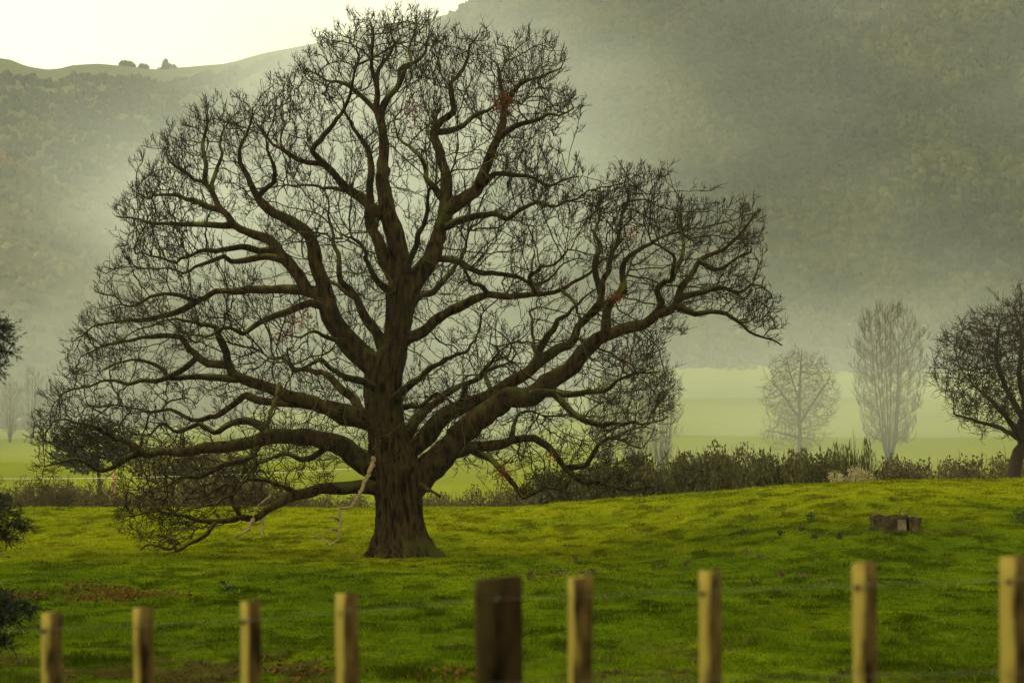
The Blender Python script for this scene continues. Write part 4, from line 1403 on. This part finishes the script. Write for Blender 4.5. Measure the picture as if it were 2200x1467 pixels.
# ------------------------------------------------------------------ the fence
def post_mat(name, lich_lit, wood, dark, seed):
    m, n, l, b = new_mat(name)
    tc = n.new('ShaderNodeTexCoord')
    mp = n.new('ShaderNodeMapping'); mp.inputs['Scale'].default_value = (13, 13, 5.0); mp.inputs['Location'].default_value = (seed, seed * 2, seed * 3)
    l.new(tc.outputs['Object'], mp.inputs['Vector'])
    t = n.new('ShaderNodeTexNoise'); t.inputs['Scale'].default_value = 1.0; t.inputs['Detail'].default_value = 7
    l.new(mp.outputs['Vector'], t.inputs['Vector'])
    r = ramp(n, [(0.36, dark), (0.50, wood), (0.68, tuple(min(1, c * 1.9) for c in wood))])
    l.new(t.outputs['Fac'], r.inputs['Fac'])
    mp2 = n.new('ShaderNodeMapping'); mp2.inputs['Scale'].default_value = (13, 13, 5.0); mp2.inputs['Location'].default_value = (seed * 5, seed, seed)
    l.new(tc.outputs['Object'], mp2.inputs['Vector'])
    t2 = n.new('ShaderNodeTexNoise'); t2.inputs['Scale'].default_value = 1.0; t2.inputs['Detail'].default_value = 6
    l.new(mp2.outputs['Vector'], t2.inputs['Vector'])
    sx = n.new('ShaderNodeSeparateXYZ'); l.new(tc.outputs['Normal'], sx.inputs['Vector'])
    ma = n.new('ShaderNodeMath'); ma.operation = 'MULTIPLY_ADD'; l.new(sx.outputs['X'], ma.inputs[0]); ma.inputs[1].default_value = -0.40  # left faces paler: lichen plus their side light put into the colour
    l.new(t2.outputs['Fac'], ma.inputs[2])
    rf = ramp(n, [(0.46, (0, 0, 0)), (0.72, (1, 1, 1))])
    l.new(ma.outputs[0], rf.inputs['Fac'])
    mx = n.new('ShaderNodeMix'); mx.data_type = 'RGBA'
    l.new(rf.outputs['Color'], mx.inputs['Factor']); l.new(r.outputs['Color'], mx.inputs['A']); mx.inputs['B'].default_value = (*lich_lit, 1)
    l.new(mx.outputs['Result'], b.inputs['Base Color'])
    b.inputs['Roughness'].default_value = 0.95; b.inputs['Specular IOR Level'].default_value = 0.05
    bp = n.new('ShaderNodeBump'); bp.inputs['Strength'].default_value = 0.6; bp.inputs['Distance'].default_value = 0.01
    l.new(t.outputs['Fac'], bp.inputs['Height']); l.new(bp.outputs['Normal'], b.inputs['Normal'])
    return m


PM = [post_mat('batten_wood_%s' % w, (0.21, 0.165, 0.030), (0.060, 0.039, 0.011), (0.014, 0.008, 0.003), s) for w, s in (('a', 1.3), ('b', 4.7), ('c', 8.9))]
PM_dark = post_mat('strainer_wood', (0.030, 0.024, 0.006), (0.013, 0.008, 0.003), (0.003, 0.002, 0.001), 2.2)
M_wire = noise_mat('galvanised_wire', [(0.3, (0.085, 0.09, 0.05)), (0.7, (0.14, 0.145, 0.085))], 5.0, rough=0.5)
M_hole = noise_mat('hole_shade', [(0.3, (0.012, 0.008, 0.004)), (0.7, (0.03, 0.018, 0.008))], 30.0)


def post_body(w, d, h, seed, rot):
    r = np.random.default_rng(seed)
    prof = []
    ch = 0.16
    for sx, sy in ((-1, -1), (1, -1), (1, 1), (-1, 1)):
        a = np.array([sx * w / 2, sy * d / 2])
        if sx * sy > 0:
            prof += [a * (1, 1 - ch), a * (1 - ch, 1)]
        else:
            prof += [a * (1 - ch, 1), a * (1, 1 - ch)]
    prof = np.array(prof) * (1 + 0.10 * (r.random((8, 1)) - 0.5))
    ang = np.arctan2(prof[:, 1], prof[:, 0]); prof = prof[np.argsort(ang)]
    zs = np.linspace(-0.3, h, 22)
    bend = np.cumsum(r.normal(size=(22, 2)) * 0.0012, 0)
    c, s = math.cos(rot), math.sin(rot)
    V = []
    for i, z in enumerate(zs):
        q = prof * (1 + 0.05 * (r.random((8, 1)) - 0.5)) + bend[i]
        q = np.stack([q[:, 0] * c - q[:, 1] * s, q[:, 0] * s + q[:, 1] * c], -1)
        zz_ = np.full(8, z)
        if i == 21:
            zz_ = z + 0.06 * q[:, 0] + r.normal(size=8) * 0.004
        V.append(np.column_stack([q, zz_]))
    V = np.array(V).reshape(-1, 3)
    i = np.arange(21)[:, None] * 8; j = np.arange(8)[None]; k = (j + 1) % 8
    Q = np.stack([i + j, i + k, i + 8 + k, i + 8 + j], -1).reshape(-1, 4)
    V = np.vstack([V, V[-8:].mean(0) + np.array([0, 0, 0.004])])
    T = [(21 * 8 + a, 21 * 8 + (a + 1) % 8, len(V) - 1) for a in range(8)]
    return make_mesh('post', V, Q, T)


# (left edge, right edge, top row, row of the wire, rotation, label)
POSTS = [(98, 146, 1316, 1348, 0.95, 'last batten of the fence, next to the dark conifer sprays'),
         (302, 348, 1304, 1342, 0.85, 'third batten from the dark strainer post, on the conifer side'),
         (524, 571, 1290, 1329, 0.70, 'batten with pale cut corner, second from the dark strainer post, conifer side'),
         (733, 786, 1275, 1310, 0.62, 'first batten beside the dark strainer post, on the conifer side'),
         (1015, 1120, 1243, 1283, 0.05, 'thick dark strainer post with a wire across its face'),
         (1219, 1273, 1240, 1280, 0.25, 'pale lichened batten next to the dark strainer post, away from the conifer'),
         (1496, 1550, 1228, 1268, 0.80, 'yellow-lichened rounded batten, second from the strainer post, away from the conifer'),
         (1826, 1882, 1209, 1255, 0.75, 'yellow-brown batten third from the strainer post, away from the conifer'),
         (2150, 2212, 1197, 1242, 0.78, 'batten with a dark wire hole, fourth from the strainer post')]
wire_pts = []
for i, (l_, r_, top, wrow, rot, lab) in enumerate(POSTS):
    Y = 9.6 - 1.7 * ((l_ + r_) / 2 - 120) / 2060.0
    k = F / Y
    wid = (r_ - l_) / k
    p = at((l_ + r_) / 2, top, Y)
    zb = float(G(p[0], p[1]))
    strainer = i == 4
    root = thing('strainer_post' if strainer else 'fence_batten', lab, 'fence post', (p[0], p[1], zb), None if strainer else 'fence battens')
    h = p[2] - zb
    ext = abs(math.cos(rot)) + abs(math.sin(rot))
    sw = wid / ext if not strainer else wid * 0.96
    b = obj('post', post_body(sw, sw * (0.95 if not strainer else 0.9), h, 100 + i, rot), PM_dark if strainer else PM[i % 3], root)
    # the shaft leans a little, as in the photograph
    root.rotation_euler.y = (-0.028 + 0.004 * i) if i < 4 else 0.0
    zw = at(1100, wrow, Y)[2] - zb
    mb = MB()
    front = -(0.5 * sw * (0.9 if strainer else ext * 0.72))
    for s in (-1, 1):
        mb.tube(np.array([[s * 0.008, front - 0.006, zw + 0.012 * s], [s * 0.004, front - 0.010, zw], [s * 0.006, front - 0.002, zw - 0.014]]), 0.0022, 5)
    obj('staple', mb.mesh('staple'), M_wire, root)
    if not strainer:
        mb = MB()
        cx = -0.5 * wid * 0.55
        mb.tube(np.array([[cx, -0.022, zw - 0.012], [cx, -0.5 * wid * 0.62, zw - 0.012]]), np.array([0.011, 0.009]), 8)  # solid dark peg; its colour stands in for the hole's shaded inside
        obj('wire_hole', mb.mesh('wire_hole'), M_hole, root)
    wire_pts.append(np.array([p[0], Y + (front - 0.012), zb + zw]))
first, last = wire_pts[0], wire_pts[-1]
wp = [first + (first - wire_pts[1]) * 3] + wire_pts + [last + (last - wire_pts[-2]) * 3]
mb = MB(); mb.tube(np.array(wp), 0.0008, 6)
w_ = build(mb, 'fence_wire', M_wire, None, True)
tag(w_, 'top wire of the fence stapled across the tops of the battens', 'wire')
lower = [q + np.array([0, 0, -0.335]) for q in wp]
mb = MB(); mb.tube(np.array(lower), 0.0008, 6)
w_ = build(mb, 'fence_wire', M_wire, None, True)
tag(w_, 'lower wire of the fence, at the bottom of the battens in view', 'wire')

# ------------------------------------------------------------------ haze and drifting mist
def closed_box(x0, x1, y0, y1, z0, z1):
    V = [(x, y, z) for z in (z0, z1) for y in (y0, y1) for x in (x0, x1)]
    Q = [(0, 2, 3, 1), (4, 5, 7, 6), (0, 1, 5, 4), (2, 6, 7, 3), (0, 4, 6, 2), (1, 3, 7, 5)]
    return make_mesh('haze', V, Q)


hz_ = obj('haze', closed_box(-3600, 3600, -60, 4400, -8.0, 640.0), volume_mat('haze_air', 0.00007, (0.93, 0.97, 0.93)))
hz_['kind'] = 'stuff'
tag(hz_, 'thin pale haze filling the valley air', 'haze')


def mist_bank(Y, dens, label, depth_map, pxr, rowr, nx=90, ny=60):
    """a closed bank of mist whose thickness swells and thins out to nothing at its rim"""
    px = np.linspace(pxr[0], pxr[1], nx); rw = np.linspace(rowr[0], rowr[1], ny)
    PX, RW = np.meshgrid(px, rw)
    k = F / Y
    X = (PX - 1100) / k; Z = EYE + (1040 - RW) / k
    edge = np.clip(np.minimum.reduce([(PX - pxr[0]) / 500, (pxr[1] - PX) / 500, (RW - rowr[0]) / 160, (rowr[1] - RW) / 60]), 0, 1)
    od = depth_map(PX, RW) * sstep(edge) * (0.45 + 1.1 * fbm(X / 34.0, Z / 22.0, int(Y), 4))
    half = od / dens / 2 + 0.02
    F_ = np.stack([X, Y - half * 0.8, Z], -1); B_ = np.stack([X, Y + half * 1.2, Z], -1)
    n = nx * ny
    idx = np.arange(n).reshape(ny, nx)
    q1 = np.stack([idx[:-1, :-1], idx[1:, :-1], idx[1:, 1:], idx[:-1, 1:]], -1).reshape(-1, 4)
    q2 = q1[:, ::-1] + n
    rim = np.concatenate([idx[0, :-1], idx[:-1, -1], idx[-1, :0:-1], idx[:0:-1, 0]])
    nxt = np.roll(rim, -1)
    q3 = np.stack([rim, nxt, nxt + n, rim + n], -1)
    o = obj('mist', make_mesh('mist', np.concatenate([F_.reshape(-1, 3), B_.reshape(-1, 3)]), np.concatenate([q1, q2, q3]), None, True), volume_mat('mist_air', dens, (0.93, 0.97, 0.96)))
    o['kind'] = 'stuff'
    tag(o, label, 'mist')


def gau(px, row, c, r, sx, sr):
    return np.exp(-((px - c) / sx) ** 2 - ((row - r) / sr) ** 2)


mist_bank(668, 0.02, 'pale bank of mist drifting across the valley in front of the wooded hills',
          lambda p, r: 0.11 + 1.25 * gau(p, r, 940, 420, 360, 350) + 0.85 * gau(p, r, 430, 480, 270, 190) + 0.55 * gau(p, r, 640, 170, 200, 130) + 0.16 * gau(p, r, 1100, 720, 3000, 170), (-1500, 3700), (-420, 1000))
mist_bank(520, 0.02, 'thin low mist lying over the far valley fields', lambda p, r: 0.22 * gau(p, r, 1300, 850, 2500, 150), (-1500, 3700), (520, 1030), 60, 30)
mist_bank(335, 0.02, 'thin low mist in front of the pale poplars', lambda p, r: 0.24 * gau(p, r, 1700, 890, 700, 170), (500, 3300), (480, 1050), 60, 30)
